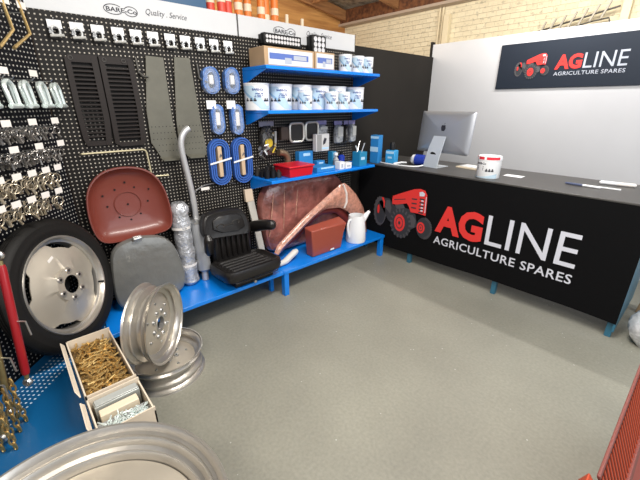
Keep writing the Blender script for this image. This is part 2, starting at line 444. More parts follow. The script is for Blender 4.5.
# ------------------------------------------------------------------ wall shelves
def shelf(z, label):
    t = thing('wall_shelf', label, 'shelf', (.17, 2.26, z-.025))
    wpart(MB().box(.001, .34, 1.61, 2.91, z-.025, z), 'board', BLUE, t, bevel=.003)
    for y in (1.61, 2.9):
        mb = MB().prism([(.001, y, z-.025), (.001, y, z-.115), (.03, y, z-.115), (.33, y, z-.027)], (0, .008, 0))
        wpart(mb, 'bracket', BLUE, t, smooth=False)
shelf(1.868, 'top blue wall shelf carrying cartons and three small tubs')
shelf(1.554, 'middle blue wall shelf carrying the row of white oil tubs')
shelf(1.010, 'lowest blue wall shelf, under the red tray and small cartons')

# ------------------------------------------------------------------ benches
BZ = .244
def leg(mb, x, y): return mb.box(x-.018, x+.018, y-.018, y+.018, 0, BZ-.03)
t = thing('display_bench', 'low blue bench in the pegboard corner holding grey seat pad and black seat', 'bench', (.24, .95, 0))
wpart(MB().prism([(.003, .302, BZ-.03), (.47, .242, BZ-.03), (.47, 1.6, BZ-.03), (.003, 1.6, BZ-.03)], (0, 0, .03)), 'bench_top', BLUE, t, bevel=.003)
for x, y in ((.30, 1.575), (.05, 1.575), (.44, .60), (.05, .60)): wpart(leg(MB(), x, y), 'leg', BLUE, t, bevel=.002)
t = thing('display_bench', 'low blue bench carrying the wrapped maroon panels and white jug', 'bench', (.24, 2.3, 0))
wpart(MB().box(.003, .475, 1.602, 2.985, BZ-.03, BZ), 'bench_top', BLUE, t, bevel=.003)
for x, y in ((.445, 1.63), (.05, 1.63), (.445, 2.95), (.05, 2.86)): wpart(MB().box(x-.024, x+.024, y-.024, y+.024, 0, BZ-.03), 'leg', BLUE, t, bevel=.002)
t = thing('display_bench', 'dark blue bench with painted light dots at the left under the bolt cartons', 'bench', (.9, -.1, 0))
e = LP(1.88, .003, BZ-.03)
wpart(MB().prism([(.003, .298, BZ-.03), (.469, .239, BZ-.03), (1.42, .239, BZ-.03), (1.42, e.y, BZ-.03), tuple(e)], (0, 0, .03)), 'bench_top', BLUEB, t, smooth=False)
for x, y in ((1.39, .2), (1.39, -.8), (.55, .15)): wpart(leg(MB(), x, y), 'leg', BLUEL, t, bevel=.002)

# ------------------------------------------------------------------ counter
t = thing('shop_counter', 'long black counter with printed cloth front standing on teal legs', 'counter', (1.3, 3.4, 0))
wpart(MB().box(.05, 2.56, 2.995, 3.74, .985, 1.0), 'counter_top', CTOP, t, bevel=.004)
nx, nzz = 60, 10
cloth = MB()
def cf(i, j, s): 
    x = .05+2.5*i/nx; z = .125+.86*j/nzz
    return (x, 2.998+.004*sin(x*9)*(1-j/nzz)+s, z-(.012*sin(x*2.2+.5) if j == 0 else 0))
for s in (0, .012):
    o = len(cloth.v)
    vs = [cf(i, j, s) for i in range(nx+1) for j in range(nzz+1)]
    cloth.add(vs, [(i*(nzz+1)+j, (i+1)*(nzz+1)+j, (i+1)*(nzz+1)+j+1, i*(nzz+1)+j+1) for i in range(nx) for j in range(nzz)])
wpart(cloth, 'cloth_front', CLOTH, t)
wpart(MB().box(2.535, 2.55, 3.0, 3.74, .06, .985), 'end_panel', TEAL, t, smooth=False)
for x in (.15, .78, 1.68, 2.52):
    wpart(MB().box(x-.02, x+.02, 3.022, 3.062, 0, .984), 'leg', TEAL, t, bevel=.002)
for x in (.15, 2.5):
    wpart(MB().box(x-.02, x+.02, 3.69, 3.73, 0, .984), 'leg', TEAL, t, bevel=.002)

def ell(cx, cz, rx, rz_, n=28, a0=0, a1=2*PI): return [(cx+rx*cos(a0+(a1-a0)*k/n), cz+rz_*sin(a0+(a1-a0)*k/n)) for k in range(n)]
def emblem(root, f):
    """tractor mark; layout in counter metres, f(x, z, lift) -> world point"""
    lay = [0]
    def poly(name, m, *polys):
        lay[0] += 1; mb = MB()
        for p in polys: mb.face([f(x, z, lay[0]*.0007) for x, z in p])
        return mb, name, m
    out = []
    def treads(cx, cz, rx, rz_, n, a0=0, a1=2*PI, w=.09):
        q = []
        for k in range(n):
            a = a0+(a1-a0)*k/n
            q.append([(cx+rx*r_*cos(a+d), cz+rz_*r_*sin(a+d)) for r_, d in ((.80, -w), (1.04, -w*.6), (1.04, w*.6), (.80, w))])
        return q
    out.append(poly('emblem_tyre', PRG, ell(.38, .50, .085, .162)))
    out.append(poly('emblem_body', PRD, [(.36, .60), (.42, .66), (.50, .66), (.56, .60), (.74, .60), (.83, .56), (.86, .44), (.74, .35), (.50, .42)], ell(.39, .49, .062, .13)))
    out.append(poly('emblem_engine', PRG, [(.44, .56), (.46, .64), (.50, .645), (.53, .57), (.52, .50)], [(.72, .54), (.80, .545), (.84, .50), (.83, .42), (.74, .40)], [(.545, .64), (.56, .66), (.66, .655), (.70, .60), (.60, .57)]))
    out.append(poly('emblem_tyre', PRD, ell(.66, .424, .130, .158), ell(.942, .440, .088, .112)))
    out.append(poly('emblem_treads', PRG, *treads(.66, .424, .130, .158, 18), *treads(.942, .44, .088, .112, 20, R(-80), R(95), .05), *treads(.38, .50, .085, .162, 12, R(60), R(300))))
    out.append(poly('emblem_hub', RED, ell(.648, .428, .068, .093), ell(.906, .439, .045, .058)))
    out.append(poly('emblem_hub_ring', PRD, ell(.648, .428, .046, .064), ell(.906, .439, .028, .038)))
    out.append(poly('emblem_hub_centre', RED, ell(.648, .428, .038, .054), ell(.906, .439, .020, .029), ell(.36, .52, .016, .05)))
    out.append(poly('emblem_hub_boss', PRD, ell(.648, .428, .014, .02), ell(.906, .439, .008, .011)))
    out.append(poly('emblem_bonnet', RED, [(.537, .666), (.542, .70), (.633, .743), (.791, .813), (.86, .828), (.917, .819), (.942, .78), (.947, .706), (.947, .574), (.862, .578), (.774, .573), (.745, .63), (.72, .655), (.599, .618), (.542, .612)],
                    [(.395, .655), (.42, .665), (.445, .62), (.44, .55), (.43, .55), (.425, .61)]))
    out.append(poly('emblem_grille', PRD, *[[(.865, z), (.918, z+.002), (.918, z-.012), (.865, z-.014)] for z in (.735, .70, .665, .63, .598)],
                    *[[(.775, z), (.835, z+.004), (.835, z-.010), (.775, z-.014)] for z in (.72, .675, .63)], [(.56, .668), (.70, .70), (.70, .692), (.56, .66)]))
    out.append(poly('emblem_headlight', LET, [(.855, .794), (.891, .806), (.918, .788), (.912, .762), (.860, .756)], [(.932, .76), (.940, .76), (.940, .60), (.932, .60)],
                    *[[(.885, z+.02), (.91, z+.021), (.91, z+.008), (.885, z+.007)] for z in (.70, .665, .63, .60)]))
    for mb, n, m in out:
        o = wpart(mb, n, m, root, smooth=False)
emblem(t, lambda x, z, l: (x, 2.9935-l, z))
def pl(x0, x1, z0, z1, y): return lambda a, b: (x0+(x1-x0)*a, y, z0+(z1-z0)*b)
wpart(letter(MB(), 'AG', pl(1.060, 1.512, .442, .716, 2.992), bold=.046), 'cloth_lettering_red', RED, t, smooth=False)
wpart(letter(MB(), 'LINE', pl(1.545, 2.222, .452, .716, 2.992), bold=.0), 'cloth_lettering_white', LET, t, smooth=False)
wpart(letter(MB(), 'AGRICULTURE SPARES', pl(1.060, 2.226, .322, .400, 2.992), bold=.012, space=1.08), 'cloth_lettering_small', LET, t, smooth=False)

t = thing('wall_sign', 'dark navy rectangular sign with red tractor mark and lettering on the white partition', 'sign', (1.6, 4.35, 1.755))
wpart(MB().box(.835, 2.42, 4.335, 4.349, 1.755, 2.19), 'sign_board', NAVY, t, bevel=.002)
emblem(t, lambda x, z, l: (1.012+(x-.298)*.452, 4.333-l, 1.845+(z-.268)*.413))
wpart(letter(MB(), 'AG', pl(1.388, 1.612, 1.918, 2.05, 4.332), bold=.046), 'sign_lettering_red', RED, t, smooth=False)
wpart(letter(MB(), 'LINE', pl(1.625, 1.957, 1.920, 2.05, 4.332), bold=.0), 'sign_lettering_white', LETG, t, smooth=False)
wpart(letter(MB(), 'AGRICULTURE SPARES', pl(1.390, 1.957, 1.864, 1.898, 4.332), bold=.012, space=1.08), 'sign_lettering_small', LETG, t, smooth=False)

# ------------------------------------------------------------------ wheel rims
def rim_profile(Rr, w, th=.006, drop=.05):
    o = [(Rr, 0), (Rr-.004, .010), (Rr-.016, .014), (Rr-.028, .022), (Rr-.026, w*.22), (Rr-.016, w*.28), (Rr-.018, w*.33), (Rr-.032, w*.37), (Rr-drop, w*.44), (Rr-drop, w*.58), (Rr-.034, w*.64), (Rr-.018, w*.68), (Rr-.016, w*.74), (Rr-.028, w-.030), (Rr-.016, w-.014), (Rr-.004, w-.010), (Rr, w)]
    return o+[(r-th, h+(.000 if 0 < i < len(o)-1 else 0)) for i, (r, h) in list(enumerate(o))[::-1]]
def disc(mb, r_in, r_out, h, n=64, th=.005, out_f=None, rad=(0, .25, .5, .75, 1)):
    loops = []
    for side in (0, 1):
        for q in (rad if side == 0 else rad[::-1]):
            lp = []
            for k in range(n):
                a = 2*PI*k/n; ro = out_f(a) if out_f else r_out; r = r_in+(ro-r_in)*q
                lp.append((r*cos(a), r*sin(a), h(r)-side*th))
            loops.append(lp)
    loops.append(loops[0]); return mb.rings(loops, False, False)
def bolts(mb, mbd, n, rc, h, r=.011, hh=.008, off=0):
    for k in range(n):
        a = 2*PI*k/n+off; c = Vector((rc*cos(a), rc*sin(a), h))
        o = MB().lathe([(r*1.3, -.002), (r, hh), (r*.55, hh), (r*.5, hh-.004)], Matrix.Translation(c), 12).build('bolt_boss', mb, mbd)
        MB().lathe([(0.0005, hh-.003), (r*.52, hh-.003)], Matrix.Translation(c), 10).build('bolt_hole', PLASB, o)
def make_rim(label, loc, axis, Rr, w, cat='wheel rim', hub_depth=.45, spin=0, name='wheel_rim', drop=.05):
    q = Vector(axis).to_track_quat('Z', 'Y')
    t = thing(name, label, cat, loc, rot=q, group='bare silver wheel rims')
    MB().lathe(rim_profile(Rr, w, drop=drop), seg=96, loop=True).build('barrel', ALU, t)
    hd = w*hub_depth
    hf = lambda r: hd+.03*(1-((r-.04)/(Rr-drop-.04))**2)
    mb = disc(MB(), .045, Rr-drop-.003, hf); mb.build('disc', ALUD, t)
    bolts(STEEL, t, 8, .075, hf(.075), off=spin)
    bolts(STEEL, t, 6, .125, hf(.125), r=.007, hh=.004, off=spin+.3)
    mb = MB().lathe([(.045, hd+.022), (.045, hd+.034), (.038, hd+.034), (.038, hd+.01)], seg=32); mb.build('hub_ring', STEEL, t)
    return t
make_rim('bare silver wheel rim lying flat on the floor beside the blue bench', (.712, .484, .0), (0, 0, 1), .232, .165, hub_depth=.55)
ax = Vector((cos(.815), sin(.815), .0))
make_rim('bare silver wheel rim standing on edge on top of the flat rim', Vector((.822, .498, .405))-ax*.135, ax, .235, .135, hub_depth=.5, spin=.2)
# large foreground rim on top of another one
def big_rim(label, z0, w):
    t = thing('large_wheel_rim', label, 'wheel rim', (1.86, -.111, z0), group=None)
    Rr = .417
    pr = [(Rr-.012, 0), (Rr-.006, .014), (Rr-.035, .02), (Rr-.04, w*.3), (Rr-.075, w*.4), (Rr-.075, w*.6), (Rr-.04, w*.72), (Rr-.035, w-.03), (Rr-.014, w-.022), (Rr-.002, w-.014), (Rr, w-.006), (Rr-.005, w), (Rr-.012, w-.001),
          (Rr-.019, w-.010), (Rr-.025, w-.030), (Rr-.036, w-.036), (Rr-.042, w-.034), (Rr-.047, w-.040), (Rr-.052, w-.062), (Rr-.064, w-.070), (Rr-.070, w-.068), (Rr-.076, w-.076), (Rr-.082, w-.11), (Rr-.10, w*.5), (Rr-.10, w*.4), (Rr-.05, w*.25), (Rr-.045, .01)]
    MB().lathe(pr, seg=128, loop=True).build('barrel', ALU, t)
    hd = w*.60
    disc(MB(), .11, Rr-.084, lambda r: hd+.03*(1-(r/(Rr-.084))**2), n=96).build('disc', ALUD, t)
    bolts(STEEL, t, 8, .15, hd+.035, r=.013)
    return t
big_rim('large silver tractor rim in the foreground, uppermost of its stack', .25, .25)
big_rim('large silver tractor rim lying on the floor beneath the foreground rim', .0, .246)

# ------------------------------------------------------------------ tyre and wheel against the angled board
nv = Vector((cos(.80)*cos(.172), sin(.80)*cos(.172), sin(.172)))
t = thing('spare_wheel', 'black tyred front wheel with silver disc leaning on the angled pegboard', 'wheel', (.400, .096, .630), rot=nv.to_track_quat('Z', 'Y'))
RT = .384
w2 = .047
prof = [(.270, -w2*.8), (.290, -w2*.95), (.325, -w2*1.08), (.355, -w2), (.374, -w2*.8), (.384, -w2*.45)]
tread = []
for a in (-.45, -.15, .15, .45): tread += [(RT, a*w2-.004), (RT-.010, a*w2-.002), (RT-.010, a*w2+.003), (RT, a*w2+.005)]
prof = prof+[(.384, -w2*.45)]+tread[2:-2]+[(.384, w2*.45), (.374, w2*.8), (.355, w2), (.350, w2*1.02), (.346, w2*1.0), (.325, w2*1.08), (.305, w2*1.06), (.302, w2*1.03), (.29, w2*.98), (.270, w2*.8), (.268, 0)]
MB().lathe(prof, seg=96, loop=True).build('tyre', RUB, t)
rp = [(.284, w2*.93), (.281, w2*1.05), (.274, w2*1.02), (.266, w2*.75), (.262, w2*.5), (.250, w2*.40), (.246, w2*.1), (.243, -w2*.5), (.262, -w2*.8), (.28, -w2*.95), (.284, -w2*.9), (.266, -w2*.6), (.250, -w2*.3), (.252, w2*.2), (.268, w2*.4), (.272, w2*.8)]
MB().lathe(rp, seg=96, loop=True).build('rim', ALU, t)
def of(a):
    d = (a % (PI/2))-PI/4                   # four flats cut in the disc edge
    k = max(0, 1-abs(d)/.42)
    return .252-.034*min(1, k*2.5)
hf = lambda r: .012+.040*max(0, 1-(r/.24)**2)+(.012 if r < .10 else 0)
m = disc(MB(), .052, .25, hf, n=96, out_f=of, rad=(0, .12, .22, .25, .45, .65, .85, 1))
m.xf(Matrix.Rotation(R(22), 4, 'Z')); m.build('disc', ALUD, t)
bolts(ALU, t, 6, .079, hf(.079), r=.016, hh=.006, off=.3)
d = MB().lathe([(.001, .0), (.055, .0)], seg=24); d.build('hub_shadow_plate', PLASB, t)
MB().box(-.022, .022, -.008, .008, 0, .002, Matrix.Rotation(R(100), 4, 'Z') @ Matrix.Translation((.175, 0, hf(.175)+.001)) @ Matrix.Rotation(R(100), 4, 'Z')).build('sticker', LABEL, t, smooth=False)
MB().cyl((.225, -.1, .03), (.232, -.105, .06), .006, seg=8).build('valve', PLASB, t)

# ------------------------------------------------------------------ cartons of bolts
def carton(label, x0, x1, y0, y1, z0, z1, name='open_carton'):
    t = thing(name, label, 'carton', ((x0+x1)/2, (y0+y1)/2, z0))
    T = .006; mb = MB()
    mb.box(x0, x1, y0, y1, z0, z0+T); mb.box(x0, x0+T, y0, y1, z0, z1); mb.box(x1-T, x1, y0, y1, z0, z1)
    mb.box(x0, x1, y0, y0+T, z0, z1); mb.box(x0, x1, y1-T, y1, z0, z1-.02)
    wpart(mb, 'tray', WCRATE, t, smooth=False)
    mb = MB().prism([(x0+.02, y0-.012, z1-.005), (x1-.02, y0-.016, z1-.005), (x1-.05, y0-.028, z1+.012), (x0+.03, y0-.024, z1+.02)], (0, .004, 0))
    wpart(mb, 'lid_flap', WCRATE, t, smooth=False)
    return t
carton('open white carton full of yellow bolts beside the tyre', .722, 1.215, .028, .228, BZ, .452)
carton('open white carton of zinc hooks nearest the foreground rim', 1.225, 1.452, .028, .232, BZ, .446)
def bolt_proto():
    t = thing('bolt', 'yellow zinc bolt in the open carton beside the tyre', 'bolt', (0, 0, 0), group='yellow bolts in the open carton')
    MB().cyl((0, 0, -.026), (0, 0, .026), .0042, seg=6).build('shank', BRASS, t)
    MB().cyl((0, 0, .026), (0, 0, .032), .008, seg=6).build('bolt_head', BRASS, t, smooth=False)
    return t
bp_ = bolt_proto(); first = True
for i in range(230):
    o = bp_ if first else dup(bp_); first = False
    lay = i/230
    o.location = (random.uniform(.755, 1.185), random.uniform(.058, .198), .385+.045*lay+random.uniform(-.004, .006))
    o.rotation_euler = (R(90)+random.uniform(-.35, .35), 0, random.uniform(0, PI))
wpart_ = MB().box(.729, 1.208, .035, .205, BZ+.007, .395)
o = solo(wpart_, 'bolt_heap', mat('brass_heap', (.20, .13, .05), .5, .5, bump=1, bscale=110, var=.5, vscale=90), 'deep yellow bolts filling the bottom of the open carton', 'bolts', (.95, .14, BZ+.007), smooth=False); o['kind'] = 'stuff'
# linkage hooks
def link_proto():
    pts = [(-.02, 0, 0), (.0, 0, 0), (.012, .006, 0), (.016, .0, 0), (.012, -.006, 0), (.0, -.004, 0)]
    mb = MB().tube(pts, .003, 5); o = mb.build('zinc_link', ZINC, None)
    return tag(o, 'small zinc link in the carton nearest the foreground rim', 'link', 'zinc links in the carton')
lp = link_proto()
for i in range(110):
    o = lp if i == 0 else lp.copy()
    if i: COL.objects.link(o)
    o.location = (random.uniform(1.365, 1.435), random.uniform(.05, .21), .392+.035*i/110)
    o.rotation_euler = (random.uniform(-.6, .6), random.uniform(-.6, .6), random.uniform(0, 2*PI))
mb = MB().box(1.34, 1.444, .035, .225, BZ+.007, .395)
o = solo(mb, 'link_heap', mat('zinc_heap', (.35, .36, .36), .5, .4, bump=1, bscale=120), 'zinc links filling the bottom of the carton nearest the foreground rim', 'links', (1.4, .14, BZ+.007), smooth=False); o['kind'] = 'stuff'
t = thing('parts_box', 'narrow grey steel box lying across the second open carton', 'box', (1.26, .13, BZ+.007))
wpart(MB().box(1.236, 1.282, .045, .218, BZ+.008, .430), 'box_body', mat('grey_box', (.36, .38, .36), .35, .3), t, bevel=.004)
wpart(MB().box(1.240, 1.278, .050, .213, .4305, .436), 'box_lid', mat('grey_box_lid', (.45, .47, .45), .3, .2), t, bevel=.002)
solo(MB().box(1.29, 1.332, .055, .20, BZ+.008, .42), 'parts_box', CREAMP, 'cream carton lying beside the grey box in the second open carton', 'box', (1.31, .13, BZ+.008), bevel=.003)

# ------------------------------------------------------------------ hooks and goods on the angled board
def hook_at(s, z, length, label, group, card=True, tilt=0):
    p = LP(s, .001, z); t = thing('display_hook', label, 'hook', p, group=group)
    n = Vector(N_)
    MB().tube([(0, 0, 0), n*length*.9, n*length+Vector((0, 0, .012))], .0028, 6).build('rod', STEEL, t)
    if card:
        d = Vector(D_)*.027; u = Vector((0, 0, .030)); c = n*length+Vector((0, 0, .016))
        MB().prism([c-d, c+d, c+d+u, c-d+u], n*.0015).build('price_card', LABEL, t, smooth=False)
    return t
ordn = ['first', 'second', 'third', 'fourth', 'fifth', 'sixth', 'seventh', 'eighth', 'ninth', 'tenth', 'eleventh', 'twelfth', 'thirteenth']
# top row: zinc shackles
hk = [.109, .24, .366, .423, .53]
for i, s in enumerate(hk): hook_at(s, 1.715, .13, 'hook of the shackle row, %s from the pegboard corner' % ordn[i], 'hooks of the shackle row', card=i in (1, 3, 4))
def shackle_proto(name, h, w, r, m, pin=True):
    t = thing(name, '', 'shackle', (0, 0, 0))
    pts = [(0, -w*.42, -h)]+[(0, -w*.5*cos(a), -w*.5+w*.5*sin(a)) for a in [k*PI/8 for k in range(9)]]+[(0, w*.42, -h)]
    MB().tube(pts, r, 8).build('bow', m, t)
    if pin: MB().cyl((0, -w*.62, -h), (0, w*.62, -h), r*1.25, seg=8).build('pin', m, t)
    return t
sp = shackle_proto('shackle', .115, .068, .0095, ZINC); n_ = 0
az = math.atan2(N_[1], N_[0])
for i, s in enumerate((.015, .065, .125, .175, .235, .285, .345, .395, .455, .51)):
    o = sp if i == 0 else dup(sp)
    o.location = LP(s, .06+.05*(i % 2), 1.705)
    o.rotation_euler = (0, R(-6), az+R(14)+random.uniform(-.15, .15))
    o['label'] = 'large zinc shackle hanging in the top row of the angled pegboard, %s from the corner' % ordn[i]; o['group'] = 'zinc shackles in the top row'
# second and third rows: dense dark chains / lynch pins on cards
def ring_clip(name, m, r, wire):
    t = thing(name, '', 'clip', (0, 0, 0))
    MB().tube([(0, r*cos(a), -r+r*sin(a)) for a in [k*2*PI/14 for k in range(14)]], wire, 5, closed=True).build('ring', m, t)
    MB().cyl((0, -.006, -2*r+.004), (0, .004, -2*r-.026), wire*2.2, seg=6).build('pin', m, t)
    return t
dk = ring_clip('linch_pin', mat('dark_zinc', (.26, .245, .23), .3, .8, var=.4, vscale=90), .018, .0028)
br = ring_clip('linch_pin', mat('worn_yellow_zinc', (.50, .43, .32), .32, .7, var=.4, vscale=60), .024, .003)
fd = fb = True
rows = [(1.520, [.24, .32, .40, .48, .56], dk, 'second', 7), (1.402, [.24, .32, .40, .48, .56], dk, 'third', 7),
        (1.280, [.27, .36, .455, .55, .65], br, 'fourth', 6), (1.158, [.31, .41, .505, .60, .69], br, 'lowest', 6)]
used = set()
for z, ss, pr_, nm, cnt in rows:
    for i, s in enumerate(ss):
        if pr_ is dk: s -= .04
        hook_at(s, z-.035, .15, 'hook of the %s row on the angled pegboard, %s from the corner' % (nm, ordn[i]), 'hooks of the %s row' % nm, card=(pr_ is br or i % 2 == 0))
        for j in range(cnt):
            o = pr_ if id(pr_) not in used else dup(pr_)
            used.add(id(pr_))
            o.location = LP(s+random.uniform(-.008, .008), .02+.128*(j+.5)/cnt, z-.038)
            o.rotation_euler = (random.uniform(-.35, .35), random.uniform(-.2, .2), az+R(-18)+random.uniform(-.5, .5))
            o['label'] = 'linch pin on the %s hook from the corner in the %s row' % (ordn[i], nm)
            o['group'] = 'linch pins on the %s hook of the %s row' % (ordn[i], nm)
# two gold cranked bars
def crank(label, pts):
    solo(MB().tube(pts, .011, 8, flat=.7), 'cranked_bar', GOLD, label, 'bar', pts[-1], group='gold cranked bars at the upper left')
crank('gold cranked bar hanging at the upper left, farther from the corner', [LP(.325, .13, 2.12), LP(.280, .12, 1.932), LP(.388, .12, 1.845)])
crank('gold cranked bar hanging at the upper left, nearer the pegboard corner', [LP(.225, .13, 2.12), LP(.174, .12, 1.932), LP(.305, .12, 1.852)])
for i, s in enumerate((.20, .30)):
    hook_at(s, 2.02, .13, 'hook holding the gold cranked bar %s the pegboard corner' % ('nearer' if i == 0 else 'farther from'), 'hooks of the gold bars')

# top links low on the left
def top_link(label, s, o, z0, z1, m, lean=.03, r=.016, lo=.22):
    a = LP(s, o, z0); b = LP(s-.07-lean, o-.02, z1); d = (b-a)
    t = thing('top_link', label, 'top link', a, group='top links hanging at the lower left')
    L_ = d.length; u = d.normalized()
    mb = MB().tube([u*(lo*L_), u*((lo+.02)*L_), u*((.98-lo)*L_), u*((1-lo)*L_)], [r*.8, r, r, r*.8], 12); mb.build('barrel', m, t)
    MB().tube([u*(.07*L_), u*((lo+.01)*L_)], r*.55, 10).build('threaded_end', OLIVE, t)
    MB().tube([u*((.99-lo)*L_), u*(.93*L_)], r*.55, 10).build('threaded_end', OLIVE, t)
    for k in (.035, .965):
        c = u*(k*L_)
        q = Vector(D_).to_track_quat('Z', 'Y').to_matrix().to_4x4()
        MB().lathe([(.009, -.010), (.017, -.010), (.021, 0), (.017, .010), (.009, .010)], Matrix.Translation(c) @ q, 20, loop=True).build('ball_end', STEEL, t)
    MB().tube([u*(.5*L_)+Vector((0, 0, 0)), u*(.5*L_)+Vector(N_)*.05, u*(.5*L_)+Vector(N_)*.055-Vector((0, 0, .07))], .004, 6).build('lever', STEEL, t)
    return t
top_link('red top link hanging at the lower left in front of the tyre', .968, .27, .40, 1.03, REDM2, r=.0165, lo=.10)
top_link('olive top link hanging at the lower left beside the red one', 1.055, .235, .32, .86, OLIVE, r=.014)
top_link('olive top link hanging at the lower left, nearest the foreground rim', 1.14, .255, .265, .78, OLIVE, r=.014)
top_link('olive top link hanging at the lower left between its two neighbours', 1.085, .18, .29, .80, OLIVE, r=.013)
for i, (s, z, l_) in enumerate(((.87, 1.04, .27), (.955, .87, .235), (1.0, .81, .19), (1.04, .79, .25))):
    hook_at(s, z, l_-.02, 'long hook over the top links, %s from the corner' % ordn[i], 'long hooks over the top links', card=False)
# brass check chains at the very corner
for i, (s, o_, z0) in enumerate(((1.00, .195, .485), (1.045, .185, .485), (1.085, .215, .485), (1.12, .20, .485), (1.02, .25, .487), (1.075, .265, .485), (1.12, .275, .485), (1.17, .27, .485), (1.20, .235, .485), (1.16, .315, .485))):
    base = LP(s, o_, z0-.24)
    t = thing('check_chain', 'yellow zinc check chain at the lower left corner, %s from the tyre' % ordn[i], 'chain', base, group='check chains at the lower left')
    for k in range(7):
        c = Vector((.003*math.sin(k), .003*cos(k), .018+.034*k)); w_ = .010; h_ = .021
        lp_ = [(w_*cos(a), 0, h_*sin(a)) for a in [q*2*PI/12 for q in range(12)]]
        M_ = Matrix.Translation(c) @ Matrix.Rotation(R(90*(k % 2)+30), 4, 'Z')
        MB().tube([M_ @ Vector(p) for p in lp_], .004, 6, closed=True).build('chain_link', BRASS, t)

# ------------------------------------------------------------------ blister cards under the header
def shackle_card():
    t = thing('shackle_pack', '', 'shackle pack', (0, 0, 0))
    MB().box(0, .002, -.034, .034, -.005, .038).build('backing_card', CARD, t, smooth=False)
    MB().tube([(.012, .0+.020*cos(a), -.020+.026*sin(a)) for a in [R(-50)+k*R(280)/12 for k in range(13)]], .0065, 6).build('bow', mat('bright_zinc', (.78, .78, .76), .25, .55), t)
    MB().cyl((.014, -.030, -.044), (.014, .036, -.038), .0080, seg=8).build('pin', mat('bright_zinc', (.78, .78, .76), .25, .55), t)
    MB().prism([(.003, -.028, .002), (.003, -.01, -.02), (.003, -.026, -.034), (.003, -.034, -.03)], (.016, 0, 0)).build('blister', CLEARB, t)
    MB().cyl((-.022, 0, .043), (.035, 0, .043), .002, seg=6).build('hook', STEEL, t)
    return t
sc0 = shackle_card()
ys = [.414, .521, .628, .738, .842, .946, 1.057, 1.162, 1.269, 1.376, 1.490]
for i, y in enumerate(ys):
    o = sc0 if i == 0 else dup(sc0)
    o.location = (.022, y, 2.003); o.rotation_euler = (0, 0, R(-6))
    o['label'] = 'shackle on white card below the header, %s from the left end of the row' % ordn[i]; o['group'] = 'carded shackles below the white header'

# ------------------------------------------------------------------ louvred grilles
def grille(label, pts, ncol, holes):
    ys_ = [p[0] for p in pts]; zs = [p[1] for p in pts]
    t = thing('louvred_grille', label, 'grille', (.02, sum(ys_)/len(ys_), min(zs)))
    z1, z0 = max(zs), min(zs); y0, y1 = min(ys_), max(ys_)
    def edge(z, side):
        best = None
        n = len(pts); xs = []
        for i in range(n):
            a, b = pts[i], pts[(i+1) % n]
            if (a[1]-z)*(b[1]-z) <= 0 and abs(a[1]-b[1]) > 1e-6: xs.append(a[0]+(b[0]-a[0])*(z-a[1])/(b[1]-a[1]))
        return (min(xs) if side == 0 else max(xs)) if xs else (y0 if side == 0 else y1)
    fr = MB(); N2 = 24; lf = []
    for side in (0, 1):
        for i in range(N2):
            za = z0+.004+(z1-z0-.008)*i/N2; zb = z0+.004+(z1-z0-.008)*(i+1)/N2
            ea, eb = edge(za, side), edge(zb, side); w_ = .030 if side == 0 else .034; sg = 1 if side == 0 else -1
            fr.prism([(.006, ea, za), (.006, ea+sg*w_, za), (.006, eb+sg*w_, zb), (.006, eb, zb)], (.016, 0, 0))
    for za, zb in ((z0+.004, z0+.032), (z1-.045, z1-.003)):
        fr.prism([(.006, edge(za, 0)+.004, za), (.006, edge(za, 1)-.004, za), (.006, edge(zb, 1)-.004, zb), (.006, edge(zb, 0)+.004, zb)], (.014, 0, 0))
    wpart(fr, 'frame', SLAT, t, smooth=False)
    sl = MB(); nsl = 18
    for i in range(nsl):
        z = z0+.045+(z1-z0-.105)*(i+.5)/nsl; a, b = edge(z, 0)+.028, edge(z, 1)-.030
        sl.prism([(.007, a, z-.006), (.020, a, z-.001), (.020, a, z+.008), (.007, a, z+.010)], (0, b-a, 0))
    wpart(sl, 'slats', SLAT, t, smooth=False)
    for (hy, hz) in holes:
        wpart(MB().lathe([(.009, 0), (.013, 0), (.013, .003), (.009, .003)], Matrix.Translation((.0221, hy, hz)) @ Matrix.Rotation(R(90), 4, 'Y'), 16, loop=True), 'eyelet', DARKM, t)
grille('brown black louvred grille on the pegboard, the left one of the pair', [(.424, 1.859), (.452, 1.876), (.594, 1.878), (.596, 1.503), (.581, 1.347), (.442, 1.345), (.426, 1.389), (.42, 1.58)], 1, [(.455, 1.855)])
grille('brown black louvred grille on the pegboard, the right one of the pair', [(.602, 1.876), (.776, 1.878), (.797, 1.865), (.806, 1.562), (.797, 1.366), (.775, 1.330), (.600, 1.335), (.603, 1.534)], 1, [(.63, 1.855), (.74, 1.855)])

# ------------------------------------------------------------------ mouldboard plates
def plate(label, pts, hy0, hy1):
    t = thing('mouldboard_plate', label, 'plate', (.02, pts[0][0], min(p[1] for p in pts)))
    cy_ = sum(p[0] for p in pts)/len(pts)
    base = [(.012+.0*p[0], p[0], p[1]) for p in pts]
    wpart(MB().prism(base, (.008, 0, 0)), 'blade', PLATE, t, bevel=.002)
    lipz = min(p[1] for p in pts)
    wpart(MB().prism([(.02, hy0+.035, lipz+.018), (.02, hy1-.005, lipz+.016), (.055, hy1-.02, lipz-.004), (.055, hy0+.05, lipz-.002)], (0, 0, .006)), 'bottom_lip', PLATE, t)
    h = MB()
    for r_ in range(5):
        for c_ in range(7):
            y = hy0+(hy1-hy0)*(c_+.5+(.25 if r_ % 2 else 0))/7.3; z = 1.45-.042*r_
            if hy0+.01+(.012*max(0, r_-2)) < y < hy1-.005: h.lathe([(.0005, 0), (.0035, 0)], Matrix.Translation((.0206, y, z)) @ Matrix.Rotation(R(90), 4, 'Y'), 8)
    wpart(h, 'punched_holes', PLASB, t, smooth=False)
